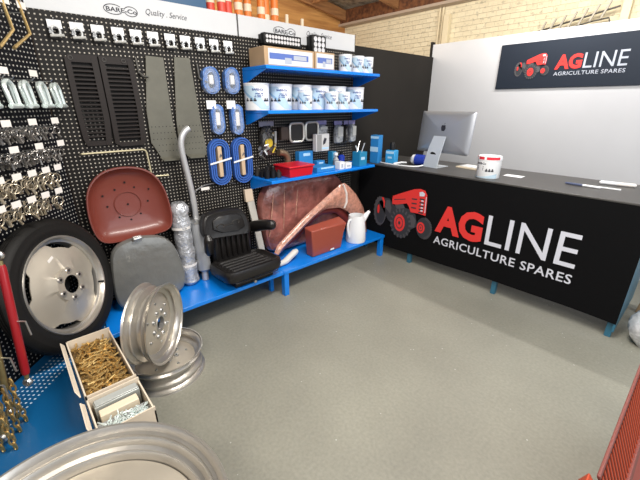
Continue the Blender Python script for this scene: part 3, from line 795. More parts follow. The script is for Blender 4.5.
plate('tall grey green steel plate on the pegboard, the left one of the pair', [(.883, 1.898), (.996, 1.894), (.998, 1.493), (1.026, 1.243), (1.032, 1.222), (.92, 1.216), (.878, 1.238), (.827, 1.347), (.831, 1.562)], .835, 1.018)
plate('tall grey green steel plate on the pegboard, the right one of the pair', [(1.07, 1.903), (1.18, 1.905), (1.208, 1.487), (1.229, 1.283), (1.227, 1.225), (1.109, 1.218), (1.040, 1.26), (1.022, 1.30), (1.025, 1.492)], 1.03, 1.215)
def bracket(label, y, z):
    mb = MB().tube([(.012, y, z), (.014, y+.005, z-.09), (.03, y+.03, z-.115), (.055, y+.05, z-.12)], [.010, .012, .013, .010], 8, flat=.5)
    solo(mb, 'bent_bracket', mat('worn_grey_steel', (.26, .25, .23), .4, .6, var=.3, vscale=30), label, 'bracket', (.02, y, z-.12), group='bent brackets between the plates')
bracket('bent grey bracket hanging just left of the tall plates', .818, 1.885)
bracket('bent grey bracket hanging between the right plate and the bagged straps', 1.232, 1.87)

# rods on the pegboard
solo(MB().tube([(.002, .393, 1.300), (.03, .395, 1.305), (.03, .76, 1.305), (.03, .775, 1.298), (.03, .782, 1.285), (.03, .79, 1.13)], .0055, 8), 'bent_rod', mat('cream_rod', (.62, .55, .36), .35, .3), 'long cream bent rod hanging above the red seat', 'rod', (.03, .6, 1.13))
solo(MB().tube([(.002, .90, 1.112), (.05, .90, 1.112), (.05, .81, 1.117)], .005, 8), 'short_rod', mat('cream_rod', (.62, .55, .36), .35), 'short cream rod sticking out right of the red seat', 'rod', (.03, .86, 1.11))

# ------------------------------------------------------------------ red pan seat
t = thing('pan_seat', 'round red metal pan seat leaning upright behind the grey pad', 'seat', (.12, .585, .68))
out = smooth_closed([(.345, 1.001), (.368, 1.085), (.421, 1.155), (.5, 1.200), (.605, 1.210), (.711, 1.192), (.79, 1.14), (.842, 1.04), (.860, .90), (.858, .79), (.825, .728), (.72, .715), (.62, .712), (.48, .715), (.385, .728), (.350, .79), (.338, .89)], 2)
fs_ = lambda a, b, d: (d+.095-(b-.94)*.10, a, b)
mb = MB()
prof_ = [(.965, -.012), (1.0, -.008), (1.012, .004), (1.0, .014), (.97, .014), (.93, -.004), (.86, -.028), (.72, -.048), (.5, -.060), (.25, -.064), (.02, -.065)]
mb.puff(out, [(.02, -.071), (.25, -.070), (.5, -.066), (.72, -.054), (.86, -.034), (.93, -.012), (.965, -.010)]+prof_[1:], fs_)
wpart(mb, 'pan', REDSEAT, t)
ca, cb = .598, .944
h = MB()
for dy, dz in ((0, .0), (.007, .153), (-.062, .11), (-.143, .082), (-.128, .005), (.062, .11), (.150, .087), (.132, .002), (.0, -.11), (-.07, -.08), (.07, -.08)):
    rr = math.hypot(dy, dz)/.25; d = -.0645+.0235*max(0, (rr-.45)/.35)**1.2
    h.lathe([(.0005, 0), (.007, 0)], Matrix.Translation(Vector(fs_(ca+dy, cb+dz, d+.006))) @ Matrix.Rotation(R(90), 4, 'Y'), 10)
wpart(h, 'drain_holes', PLASB, t, smooth=False)
h = MB().tube([fs_(ca+.085*cos(a), cb+.085*sin(a), -.058) for a in [k*2*PI/28 for k in range(28)]], .0025, 5, closed=True)
wpart(h, 'pressed_ring', REDSEAT, t)
solo(MB().box(.03, .10, .50, .62, BZ, .668), 'carton_stand', mat('dark_carton', (.03, .025, .022), .7), 'dark upright block that the red pan seat stands on behind the grey pad', 'block', (.065, .56, BZ), bevel=.003)

# grey wrapped pad
t = thing('wrapped_seat_pad', 'grey rounded seat pad wrapped in clear film, leaning below the red pan seat', 'seat pad', (.24, .64, BZ))
out = smooth_closed([(.365, .42), (.383, .568), (.402, .66), (.442, .712), (.532, .738), (.636, .738), (.743, .712), (.805, .646), (.835, .548), (.855, .42), (.848, .33), (.815, .275), (.74, .252), (.50, .250), (.40, .262), (.368, .32)], 2)
fp = lambda a, b, d: (.225+d-(b-.25)*.12, a, b)
wpart(MB().puff(out, [(.93, -.03), (1, -.012), (1, .012), (.96, .026), (.90, .030), (.6, .034), (.2, .036)], fp), 'pad', GREYWR, t)
mbb = MB().box(.20, .222, .545, .600, .725, .760).cyl((.224, .545, .742), (.224, .602, .748), .010, seg=8)
wpart(mbb, 'top_tab', STEEL, t, bevel=.003)

# bubble wrapped cylinder
t = thing('wrapped_cylinder', 'tall silver cylinder in bubble wrap between grey pad and exhaust', 'cylinder', (.135, .915, BZ))
mb = MB(); loops = []
for i in range(22):
    f_ = i/21; c = Vector((.135-.05*f_, .915+.010*f_, BZ+.004+.66*f_)); r_ = .068*(1+.07*sin(i*1.7)+.04*sin(i*3.1)); r_ *= .65 if i in (0, 21) else 1
    loops.append([c+Vector((r_*cos(a)*(1+.05*sin(3*a+i)), r_*sin(a)*(1+.05*cos(2*a-i)), 0)) for a in [k*2*PI/20 for k in range(20)]])
mb.rings(loops); wpart(mb, 'wrapping', BUBBLE, t)
for z in (.42, .72): wpart(MB().lathe([(.0725, -.010), (.0725, .010)], Matrix.Translation((.135-.05*(z-BZ)/.66, .918, z)), 20), 'tape_band', LABEL, t)
for i, k in enumerate((0,)):
    pass

# exhaust
t = thing('exhaust_stack', 'tall grey exhaust with curved outlet leaning on the pegboard', 'exhaust', (.16, 1.045, BZ))
low = Vector((.15, 1.035, BZ+.002)); q1 = Vector((.145, 1.040, .33)); q2 = Vector((.095, 1.045, .74)); q3 = Vector((.145, 1.045, .80))
wpart(MB().tube([low, q1], .026, 16), 'inlet_pipe', mat('outlet_silver', (.58, .58, .59), .35, .5), t)
wpart(MB().tube([q1, q1+Vector((0, 0, .012)), q2-Vector((0, 0, .01)), q2], [.040, .054, .054, .040], 20), 'silencer', mat('silencer_grey', (.42, .43, .44), .4, .4), t)
wpart(MB().tube([q2-Vector((0, 0, .012)), q2+Vector((0, 0, .02))], [.060, .060], 20), 'clamp', STEEL, t)
wpart(MB().tube(smooth_open([tuple(q2), (.115, 1.035, .95), (.115, 1.010, 1.16), (.12, .992, 1.30), (.12, 1.002, 1.37), (.12, 1.03, 1.415), (.12, 1.068, 1.44)], 2), .021, 16), 'outlet_pipe', mat('outlet_silver', (.58, .58, .59), .35, .5), t)

# ------------------------------------------------------------------ black tractor seat
t = thing('vinyl_seat', 'black vinyl tractor seat with armrests standing on the blue bench', 'seat', (.30, 1.30, BZ))
def rr(x0, x1, y0, y1, c, n=5):
    pts = []
    for cx, cy, a0 in ((x1-c, y1-c, 0), (x0+c, y1-c, 90), (x0+c, y0+c, 180), (x1-c, y0+c, 270)):
        for k in range(n+1):
            a = R(a0+90*k/n); pts.append((cx+c*cos(a), cy+c*sin(a)))
    return pts
def pad(mb, pts, prof_, f): return mb.puff(pts, prof_, f)
cz = .325
wpart(MB().puff(rr(.15, .525, 1.055, 1.575, .08), [(.86, -.055), (.96, -.040), (1, -.008), (.995, .025), (.955, .046), (.90, .050), (.84, .036), (.78, .026), (.4, .022), (.05, .022)], lambda a, b, d: (a, b, cz+.012+d+(a-.1)*.06)), 'seat_cushion', VINYL, t)
for i in range(5):
    x = .215+i*.055; z = cz+.038+(x-.1)*.06
    wpart(MB().tube([(x, 1.13, z-.008), (x, 1.14, z), (x, 1.49, z), (x, 1.50, z-.008)], [.010, .018, .018, .010], 10, flat=1.0), 'cushion_rib', VINYL, t)
wpart(MB().tube([(.515, 1.12, cz-.012), (.530, 1.20, cz-.010), (.531, 1.43, cz-.010), (.515, 1.51, cz-.012)], .004, 6), 'cushion_seam', VINYL, t)
wpart(MB().box(.17, .46, 1.14, 1.50, BZ, BZ+.052), 'seat_base', PLASB, t, bevel=.01)
def fbk(a, b, d): return (.215+d-(b-.62)*.18, a, b)
bo = smooth_closed([(1.022, .655), (1.030, .735), (1.060, .800), (1.09, .812), (1.20, .822), (1.34, .812), (1.40, .785), (1.43, .72), (1.447, .63), (1.43, .585), (1.36, .588), (1.10, .612), (1.05, .618)], 2)
wpart(MB().puff(bo, [(.9, -.045), (1, -.02), (1, .018), (.96, .036), (.90, .042), (.84, .040), (.5, .038), (.1, .038)], fbk), 'backrest', VINYL, t)
wpart(MB().puff(smooth_closed([(1.10, .655), (1.115, .785), (1.32, .782), (1.375, .740), (1.385, .632)], 1), [(1, 0), (.98, .010), (.93, .014), (.2, .014)], lambda a, b, d: fbk(a, b, d+.040)), 'head_pad', VINYL, t)
for yc, z0_ in ((1.165, .705), (1.30, .712)):
    wpart(MB().tube([fbk(yc+.032*cos(a), z0_+.016*sin(a), .056) for a in [k*PI/8 for k in range(-2, 11)]], .004, 5), 'embossed_mark', DARKM, t)
wpart(MB().tube([fbk(1.195, .703, .056), fbk(1.27, .706, .056)], .0035, 5), 'embossed_bar', DARKM, t)
wpart(MB().box(.12, .185, 1.12, 1.47, .36, .63), 'lower_back', VINYL, t, bevel=.02)
for i in range(7):
    y = 1.145+i*.048
    wpart(MB().tube([(.186, y, .40), (.192, y, .42), (.192, y, .57), (.186, y, .60)], [.008, .016, .016, .008], 8), 'backrest_rib', VINYL, t)
wpart(MB().tube(smooth_open([(.16, 1.50, .600), (.21, 1.505, .618), (.32, 1.52, .655), (.43, 1.53, .680), (.46, 1.53, .682)], 1), [.026, .046, .050, .050, .048, .046, .044, .040, .026, .014], 14, flat=.95), 'armrest', VINYL, t)
wpart(MB().cyl((.17, 1.42, .60), (.17, 1.50, .61), .018, seg=10), 'armrest_pivot', PLASB, t)
wpart(MB().tube([(.28, 1.035, .51), (.29, 1.035, .54), (.30, 1.035, .64), (.29, 1.035, .67)], [.02, .036, .036, .02], 12), 'armrest', VINYL, t)
wpart(MB().cyl((.24, 1.06, .60), (.29, 1.04, .60), .016, seg=10), 'armrest_pivot', PLASB, t)
wpart(MB().cyl((.46, 1.30, .270), (.50, 1.30, .268), .012, seg=10), 'adjuster_knob', STEEL, t)

# cable and tag above the seat
t = thing('cable', 'thin black cable arching on the pegboard above the black seat', 'cable', (.03, 1.15, .9))
wpart(MB().tube(smooth_open([(.04, 1.02, .80), (.04, 1.04, .90), (.03, 1.12, .985), (.03, 1.24, 1.0), (.02, 1.38, .99), (.005, 1.46, .96)], 2), .005, 6), 'cord', mat('cable_grey', (.07, .07, .075), .35), t)
wpart(MB().box(.032, .036, 1.14, 1.21, .955, .978, None), 'tag', LABEL, t, smooth=False)

# timber handle and offcut behind the armrest
t = thing('timber_post', 'pale timber handle leaning on the pegboard behind the right armrest', 'handle', (.12, 1.58, BZ))
wpart(MB().prism([(.10, 1.60, BZ+.001), (.10, 1.66, BZ+.001), (.04, 1.585, .905), (.04, 1.515, .905)], (.022, 0, 0)), 'shaft', mat('grey_timber', (.50, .47, .42), .6, var=.1), t, bevel=.004)
wpart(MB().prism([(.044, 1.512, .80), (.044, 1.593, .80), (.037, 1.588, .907), (.037, 1.512, .907)], (.030, 0, 0)), 'grip', LTIMB, t, bevel=.004)
solo(MB().tube([(.375, 1.62, BZ+.030), (.36, 1.70, BZ+.032), (.33, 1.83, BZ+.075), (.325, 1.86, BZ+.08)], [.020, .028, .030, .022], 10), 'wrapped_bar', mat('white_wrapped_bar', (.60, .59, .56), .5), 'white wrapped bar lying between armrest and maroon mudguard', 'bar', (.35, 1.75, BZ))

# ------------------------------------------------------------------ maroon panels
t = thing('wrapped_fender', 'large domed maroon fender in plastic film leaning on the pegboard', 'fender', (.12, 2.2, BZ))
dome = smooth_closed([(1.66, .50), (1.63, .70), (1.66, .84), (1.755, .945), (1.94, .975), (2.25, .980), (2.54, .95), (2.70, .82), (2.78, .60), (2.80, .30), (2.70, .25), (2.2, .25), (1.75, .25), (1.69, .34)], 3)
wpart(MB().puff(dome, [(.97, 0), (1, .02), (1, .06), (.97, .10), (.90, .125), (.7, .14), (.3, .15), (.05, .15)], lambda a, b, d: (.02+d*.8, a, b)), 'fender_shell', MAROON, t)
for y0_, y1_, z0_, z1_ in ((1.70, 1.78, .45, .88), (1.86, 1.90, .45, .93), (2.0, 2.06, .5, .93)):
    wpart(MB().tube(smooth_open([(.125, y0_, z0_), (.150, (y0_+y1_)/2-.02, (z0_+z1_)/2), (.115, y1_, z1_)], 2), .006, 6), 'film_fold', MAROONL, t)
t = thing('wrapped_mudguard', 'peaked maroon mudguard with wheel arch in bubble wrap, before the domed fender', 'mudguard', (.30, 2.35, BZ))
outr = [(1.655, .335), (1.69, .40), (2.022, .611), (2.478, .845), (2.52, .862), (2.575, .845), (2.738, .70), (2.87, .52), (2.93, .25)]
innr = [(2.80, .25), (2.78, .36), (2.70, .46), (2.60, .55), (2.487, .608), (2.277, .63), (2.147, .584), (1.995, .498), (1.80, .385), (1.70, .315)]
n = 10
mb = MB(); ring = outr+innr
def quadstrip(mb, A, B, x, th, f=None):
    m_ = 24
    def samp(P, u):
        L = [0]
        for i in range(1, len(P)): L.append(L[-1]+math.dist(P[i], P[i-1]))
        d = u*L[-1]
        for i in range(1, len(P)):
            if d <= L[i]+1e-9:
                k = (d-L[i-1])/(L[i]-L[i-1]); return tuple(P[i-1][c]*(1-k)+P[i][c]*k for c in range(2))
        return P[-1]
    loops = []
    for i in range(m_+1):
        a = samp(A, i/m_); b = samp(B, i/m_)
        xo = x(a, b)
        mid = ((a[0]+b[0])/2, (a[1]+b[1])/2)
        loops.append([(xo, *a), (xo+th*.6, a[0]*.85+b[0]*.15, a[1]*.85+b[1]*.15), (xo+th, *mid), (xo+th*.6, a[0]*.15+b[0]*.85, a[1]*.15+b[1]*.85), (xo, *b), (xo-.01, *mid)])
    mb.rings(loops); return mb
quadstrip(mb, outr, innr[::-1], lambda a, b: .255, .035)
wpart(mb, 'guard_face', MAROONL, t)
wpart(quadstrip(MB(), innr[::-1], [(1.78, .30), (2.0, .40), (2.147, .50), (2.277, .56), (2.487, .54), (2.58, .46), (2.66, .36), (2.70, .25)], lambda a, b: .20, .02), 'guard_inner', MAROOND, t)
wpart(MB().tube([(.285, 2.50, .85), (.289, 2.54, .76), (.287, 2.55, .66), (.28, 2.53, .60)], [.012, .016, .016, .010], 8, flat=.6), 'tape_seam', LABEL, t)
t = thing('maroon_box', 'small maroon steel box cover standing before the wrapped mudguard', 'box cover', (.40, 2.19, BZ))
loops = [[(.315, y0_, z_), (x1_, y0_, z_), (x1_, y1_, z_+.0), (.315, y1_, z_+.0)] for z_, y0_, y1_, x1_ in ((BZ+.001, 1.985, 2.36, .41), (.40, 1.972, 2.385, .42), (.495, 1.962, 2.42, .425))]
loops[-1] = [(.315, 1.962, .530), (.425, 1.962, .515), (.425, 2.42, .500), (.315, 2.42, .545)]
wpart(MB().rings(loops), 'cover', mat('box_red', (.30, .060, .036), .38, coat=.3), t, bevel=.010)
wpart(MB().box(.4225, .4235, 2.20, 2.25, .262, .280), 'label', LABEL, t, smooth=False)

# white jug
t = thing('oil_jug', 'white plastic oil jug with spout on the end of the blue bench', 'jug', (.38, 2.60, BZ))
jc = Vector((.375, 2.615, 0)); JS = 1.14
wpart(MB().lathe([(.001, .002), (.088, .002), (.092, .02), (.086, .12), (.074, .225), (.070, .25), (.066, .25), (.068, .22), (.08, .1), (.084, .02), (.001, .012)], Matrix.Translation(jc+Vector((0, 0, BZ))) @ Matrix.Scale(JS, 4), 32), 'body', WPLAS, t)
wpart(MB().tube([jc+Vector(p) for p in ((.02, .04, BZ+.20), (.03, .085, BZ+.25), (.035, .135, BZ+.285), (.035, .155, BZ+.30))], [.042, .034, .020, .017], 12), 'spout', WPLAS, t)
wpart(MB().tube(smooth_open([tuple(jc+Vector(p)) for p in ((0, -.075, BZ+.255), (0, -.118, BZ+.245), (0, -.130, BZ+.17), (0, -.108, BZ+.08), (0, -.092, BZ+.06))], 2), .012, 8), 'handle', WPLAS, t)
wpart(MB().lathe([(.0005, 0), (.006, 0)], Matrix.Translation(jc+Vector((.0955, .0, BZ+.15))) @ Matrix.Rotation(R(90), 4, 'Y'), 8), 'printed_dot', INK, t, smooth=False)
solo(MB().tube(smooth_open([(.22, 2.45, BZ+.22), (.16, 2.47, BZ+.25), (.15, 2.55, BZ+.20), (.18, 2.62, BZ+.24)], 2), [.01]+[.022]*11+[.01], 8), 'crumpled_film', SPLAS, 'white crumpled film behind the handle of the oil jug', 'film', (.18, 2.52, BZ)) if False else None

# ------------------------------------------------------------------ strap packs
def strap_pack(label, y0, y1, z0, z1, m, bag=False):
    t = thing('strap_pack', label, 'strap', (.03, (y0+y1)/2, z0), group='blue strap packs on the pegboard')
    cy_ = (y0+y1)/2; w_ = (y1-y0)/2; h_ = (z1-z0)/2; cz_ = (z0+z1)/2
    for k, sc_ in enumerate((1, .80, .60)):
        a_, b_ = w_*sc_-.008, h_-w_*(1-sc_)-.008; pts = []
        st = b_-a_
        for q in range(12): an = PI*q/11; pts.append((0, a_*cos(an), st+a_*sin(an)))
        for q in range(12): an = PI+PI*q/11; pts.append((0, a_*cos(an), -st+a_*sin(an)))
        x_ = .004+.024
        mb = MB(); loops = []
        for p in pts:
            d = Vector((0, p[1], p[2]-(st if p[2] > st else -st if p[2] < -st else p[2]))).normalized()*.006
            c = Vector((x_, cy_+p[1], cz_+p[2]))
            wob = .004*sin(p[2]*90+k) if bag else 0
            loops.append([c+d+Vector((.022+wob, 0, 0)), c-d+Vector((.022+wob, 0, 0)), c-d-Vector((.022, 0, 0)), c+d-Vector((.022, 0, 0))])
        loops.append(loops[0]); mb.rings(loops, False, False)
        wpart(mb, 'strap_coil', m, t)
    wpart(MB().box(.008, .056, cy_-.020, cy_+.014, z0+.07, z1-.06, None), 'ratchet_label', TAN if not bag else LABEL, t, bevel=.004)
    if bag:
        wpart(MB().puff(smooth_closed([(y0, z0+.03), (y0+.02, z0), (y1-.03, z0), (y1, z0+.05), (y1-.02, z1-.01), (y0+.02, z1)], 2), [(1, .02), (.95, .05), (.8, .062), (.3, .064)], lambda a, b, d: (d, a, b), False), 'bag_film', mat('thin_film', (.75, .82, .92), .15, 0, bump=1, bscale=60, alpha=.22, coat=.6), t)
    else:
        wpart(MB().prism([(.056, y0-.004, cz_-.012), (.056, y1+.004, cz_+.02), (.056, y1+.004, cz_+.034), (.056, y0-.004, cz_+.002)], (.003, 0, 0)), 'tie_band', WPLAS, t, smooth=False)
        wpart(MB().tube([(.056, cy_-.008, cz_+.045), (.062, cy_, cz_+.065), (.056, cy_+.01, cz_+.05)], .006, 6), 'buckle', STEEL, t)
strap_pack('blue strap in a bag, top left of the six strap packs', 1.248, 1.385, 1.668, 1.86, STRAPL, True)
strap_pack('blue strap in a bag, top right of the six strap packs', 1.425, 1.555, 1.670, 1.865, STRAPL, True)
strap_pack('light blue strap under a white card, middle left of the six strap packs', 1.285, 1.395, 1.375, 1.60, STRAPL, True)
strap_pack('light blue strap under a white card, middle right of the six strap packs', 1.455, 1.565, 1.365, 1.60, STRAPL, True)
strap_pack('dark blue coiled strap with white tie, bottom left of the six strap packs', 1.235, 1.415, .975, 1.345, STRAP)
strap_pack('dark blue coiled strap with white tie, bottom right of the six strap packs', 1.440, 1.620, .965, 1.345, STRAP)
for i, y in enumerate((1.30, 1.465)):
    solo(MB().box(.05, .053, y-.045, y+.03, 1.565, 1.625), 'header_card', CARD, 'white card above the middle %s strap pack' % ('left', 'right')[i], 'card', (.05, y, 1.565), group='white cards above the straps', smooth=False)

# ------------------------------------------------------------------ things along the top of the boards
tops = [(1.455, ORRED, .10), (1.53, ORRED, .11), (1.60, ORRED, .13), (1.675, ORANGE, .08), (1.775, ORANGE, .09), (1.885, ORANGE, .08), (1.95, ORANGE, .04), (2.02, ORANGE, .09)]
for i, (y, m_, hh) in enumerate(tops):
    x = -.13+.03*(i % 2)
    t = thing('marker_tube', '%s tube with pale band on top of the pegboard, %s from the left' % ('red' if m_ is ORRED else 'orange', ordn[i]), 'tube', (x, y, 2.233), group='red and orange tubes above the header')
    MB().lathe([(.001, 0), (.032, 0), (.030, .25), (.022, .30), (.001, .30)], seg=20).build('tube_body', m_, t)
    MB().lathe([(.0325, hh-.03), (.0325, hh+.02)], seg=20).build('pale_band', PALE, t)
    MB().lathe([(.024, .29), (.024, .34), (.001, .345)], seg=16).build('cap', PALE, t)
for i, (y, h_) in enumerate(((2.13, .08), (2.30, .07))):
    solo(MB().lathe([(.001, 0), (.016, 0), (.015, h_), (.001, h_+.004)], Matrix.Translation((-.08, y, 2.233)), 14), 'pale_peg', PALE, 'short pale peg on top of the header, %s the light bar' % ('left of', 'right of')[i] if False else ('short pale peg standing above the left end of the long light bar' if i == 0 else 'short pale peg standing above the small square light'), 'peg', (-.08, y, 2.233))
t = thing('blue_tray', 'flat dark blue tray on top of the pegboard above the carded shackles', 'tray', (-.12, 1.05, 2.233))
wpart(MB().box(-.20, -.05, .68, 1.385, 2.233, 2.30), 'tray_body', mat('dark_blue_tray', (.03, .10, .20), .4), t, bevel=.004)
wpart(MB().box(-.205, -.045, .675, 1.39, 2.300, 2.312), 'tray_rim', mat('tray_rim_blue', (.05, .16, .30), .4), t, bevel=.002)
solo(MB().box(-.22, -.05, .30, .66, 2.233, 2.275), 'dark_carton', mat('dark_carton', (.03, .025, .022), .7), 'dark flat carton on top of the pegboard left of the blue tray', 'carton', (-.13, .5, 2.233), bevel=.003)

# light bars
def light_bar(label, y0, y1, z0, z1, nx_, nz_):
    t = thing('led_light', label, 'light', (.03, (y0+y1)/2, z0))
    wpart(MB().box(.02, .075, y0, y1, z0, z1), 'housing', PLASB, t, bevel=.005)
    for i in range(nx_):
        for j in range(nz_):
            cy_ = y0+.014+(y1-y0-.028)*(i+.5)/nx_; cz_ = z0+.01+(z1-z0-.02)*(j+.5)/nz_
            wpart(MB().lathe([(.001, 0), ((y1-y0-.03)/nx_*.42, .002), ((y1-y0-.03)/nx_*.47, 0)], Matrix.Translation((.0755, cy_, cz_)) @ Matrix.Rotation(R(90), 4, 'Y'), 10), 'lens', LEDM, t)
    for y in (y0-.004, y1+.004): wpart(MB().box(.004, .045, y-.004, y+.004, z0+.01, z1-.01), 'end_bracket', PLASB, t)
light_bar('long black light bar with two rows of lamps on the pegboard above the cartons', 1.785, 2.16, 2.045, 2.128, 12, 2)
light_bar('small square black light with nine lamps beside the long bar', 2.288, 2.45, 2.02, 2.165, 3, 3)

# cartons with windows on the top shelf
def win_box(label, x0, x1, y0, y1, z0, z1):
    t = thing('window_carton', label, 'carton', ((x0+x1)/2, (y0+y1)/2, z0))
    wpart(MB().box(x0, x1, y0, y1, z0, z1), 'carton', KRAFT, t, bevel=.003)
    w_ = y1-y0; a = y0+w_*.07; b = y1-w_*.04
    wpart(MB().box(x1+.0005, x1+.0015, a, b, z0+.008, z1-.012), 'label_face', WHITE, t, smooth=False)
    mb = MB().box(x1+.002, x1+.0025, a+.01, a+(b-a)*.9, z0+.36*(z1-z0), z0+.68*(z1-z0)); wpart(mb, 'label_window', mat('label_mid_blue', (.08, .14, .42), .5), t, smooth=False)
    mb = MB().box(x1+.003, x1+.0035, a+(b-a)*.35, a+(b-a)*.5, z0+.02, z0+.06).box(x1+.003, x1+.0035, a+(b-a)*.55, a+(b-a)*.85, z0+.05, z0+.08); wpart(mb, 'label_picture', LETG, t, smooth=False)
win_box('long kraft carton with white and blue label on the top blue shelf', .10, .31, 1.62, 2.10, 1.868, 1.995)
win_box('short kraft carton with label beside the long carton on the top shelf', .12, .31, 2.11, 2.33, 1.868, 1.998)

# ------------------------------------------------------------------ oil tubs
def tub_proto(r, h, name='oil_tub', big=True):
    t = thing(name, '', 'tub', (0, 0, 0))
    MB().lathe([(.001, 0), (r*.95, 0), (r*.96, .004), (r, h*.93), (r, h*.95), (r*1.03, h*.95), (r*1.03, h), (r*.97, h), (r*.95, h*.985), (.001, h*.985)], seg=40).build('body', WPLAS, t)
    def wrap(a, z, e=.0012): return ((r*(.965+.035*z/h)+e)*cos(a), (r*(.965+.035*z/h)+e)*sin(a), z)
    # pale blue swoosh running diagonally round the label
    mb = MB(); m1 = 20
    for k in range(m1):
        a0, a1 = R(-75+150*k/m1), R(-75+150*(k+1)/m1)
        zl = lambda a: h*min(.78, max(.04, .20+.42*(-a))); zh = lambda a: h*min(.90, max(.16, .78+.70*(-a)))
        if zh(a0) <= zl(a0): continue
        mb.add([wrap(a0, zl(a0)), wrap(a1, zl(a1)), wrap(a1, max(zl(a1), zh(a1))), wrap(a0, zh(a0))], [(0, 1, 2, 3)])
    mb.build('label_swoosh', SWOOSH2, t, smooth=False)
    mb = MB()
    for k in range(m1):
        a0, a1 = R(-80+70*k/m1), R(-80+70*(k+1)/m1)
        zl = lambda a: h*(.50+.35*(-a)-.22); zh = lambda a: zl(a)+h*.10
        mb.add([wrap(a0, min(h*.9, zl(a0)), .002), wrap(a1, min(h*.9, zl(a1)), .002), wrap(a1, min(h*.9, zh(a1)), .002), wrap(a0, min(h*.9, zh(a0)), .002)], [(0, 1, 2, 3)])
    mb.build('label_stripe', SWOOSH, t, smooth=False)
    mb = MB()
    for c in (-42, -22, -4, 44, 58):
        for (da, z0_, z1_) in ((7, .33, .39), (3, .39, .45)):
            q = [R(c-da), R(c+da)]
            mb.add([wrap(q[0], h*z0_, .003), wrap(q[1], h*z0_, .003), wrap(q[1], h*z1_, .003), wrap(q[0], h*z1_, .003)], [(0, 1, 2, 3)])
    mb.build('label_tractors', INK, t, smooth=False)
    mb = MB(); letter(mb, 'BARE-Co', lambda a, b: wrap(R(-14+50*a), h*(.72+.08*b), .003), bold=.03)
    for i, z_ in enumerate((.60, .54, .48)):
        n_ = 8; A0, A1 = -6+3*(i == 1), 34-4*(i == 2)
        for k in range(n_):
            if (k*7+i*3) % 5 == 0: continue
            q = [R(A0+(A1-A0)*k/n_), R(A0+(A1-A0)*(k+1)/n_)]
            mb.add([wrap(q[0], h*z_, .003), wrap(q[1], h*z_, .003), wrap(q[1], h*(z_+.03), .003), wrap(q[0], h*(z_+.03), .003)], [(0, 1, 2, 3)])
    mb.build('label_print', INKB, t, smooth=False)
    return t
big = tub_proto(.100, .198); sml = tub_proto(.060, .148)
bl = ['at the left end of the middle shelf', 'second from the left on the middle shelf', 'third from the left on the middle shelf', 'fourth from the left on the middle shelf', 'second from the right on the middle shelf', 'at the right end of the middle shelf']
for i, y in enumerate((1.665, 1.895, 2.115, 2.325, 2.545, 2.80)):
    o = big if i == 0 else dup(big)
    o.location = (.165, y, 1.5545); o.rotation_euler = (0, 0, R(-38)); o['label'] = 'large white oil tub with blue label, '+bl[i]; o['group'] = 'large oil tubs on the middle shelf'
sl_ = [((.278, 2.03, 1.5545), 'small white oil tub standing before the large tubs, left of the front three'), ((.278, 2.335, 1.5545), 'small white oil tub standing before the large tubs, middle of the front three'), ((.278, 2.485, 1.5545), 'small white oil tub standing before the large tubs, right of the front three'),
       ((.20, 2.575, 1.8685), 'small white oil tub on the top shelf, nearest the cartons'), ((.20, 2.74, 1.8685), 'small white oil tub on the top shelf, middle of its three'), ((.20, 2.885-.01, 1.8685), 'small white oil tub at the right end of the top shelf')]
for i, (l_, lb) in enumerate(sl_):
    o = sml if i == 0 else dup(sml)
    if i < 3: l_ = (.275, l_[1], l_[2])
    o.location = l_; o.rotation_euler = (0, 0, R(-38)); o['label'] = lb; o['group'] = 'small oil tubs'
for o in [x for x in COL.objects if x.type == 'EMPTY' and x.name.startswith('oil_tub') and x.get('group') == 'large oil tubs on the middle shelf']: o.location.x = .108

# ------------------------------------------------------------------ hanging goods under the middle shelf
def bag(label, y0, y1, z0, z1, m, header=PURPL, name='parts_bag', x=.03, d=.05):
    t = thing(name, label, 'parts bag', (x, (y0+y1)/2, z0), group='bagged parts hanging under the middle shelf')
    zz = z1-.035
    wpart(MB().puff(smooth_closed([(y0, z0+.02), (y0+.015, z0), (y1-.015, z0), (y1, z0+.02), (y1-.004, zz), (y0+.004, zz)], 1), [(1, 0), (1.0, d*.4), (.85, d*.8), (.4, d)], lambda a, b, dd: (x+dd, a, b)), 'bag_body', m, t)
    wpart(MB().box(x+.005, x+.012, y0, y1, zz-.005, z1), 'bag_header', header, t, smooth=False)
    wpart(MB().box(x+d+.001, x+d+.002, y0+.02, y1-.02, z0+.07, zz-.02), 'bag_label', mat('bag_label_grey', (.50, .50, .47), .5) if m is CLEARB else INK, t, smooth=False) if y1-y0 < .14 else None
    wpart(MB().cyl((.002, (y0+y1)/2, z1-.01), (x+.05, (y0+y1)/2, z1-.01), .002, seg=6), 'hook', STEEL, t)
    return t
t = bag('dark bag of fittings with a yellow disc hanging under the middle shelf', 1.71, 1.86, 1.17, 1.46, DARKBAG, mat('grey_header', (.22, .22, .30), .5))
wpart(MB().lathe([(.001, .004), (.036, .004), (.040, 0)], Matrix.Translation((.083, 1.775, 1.285)) @ Matrix.Rotation(R(90), 4, 'Y'), 24), 'yellow_disc', YELLOW, t)
wpart(MB().tube([(.082, 1.81, 1.20), (.084, 1.84, 1.25), (.084, 1.845, 1.34)], .007, 8), 'yellow_tube', YELLOW, t)
wpart(MB().tube([(.086, 1.84, 1.28), (.086, 1.845, 1.38)], .012, 8), 'grey_tube', GREYPIPE, t)
random.seed(5)
for i in range(18):
    c = Vector((.078+random.uniform(0, .006), 1.725+random.uniform(0, .12), 1.20+random.uniform(0, .20)))
    wpart(MB().tube([c, c+Vector((.006, random.uniform(-.015, .015), random.uniform(-.02, .02)))], random.uniform(.004, .008), 6), 'bagged_fitting', STEEL if i % 2 else mat('fitting_bronze', (.32, .24, .14), .3, .8), t)
random.seed(3)
t = thing('chrome_fittings', 'bunch of chrome and grey fittings hanging right of the dark blue straps', 'fittings', (.05, 1.69, 1.12))
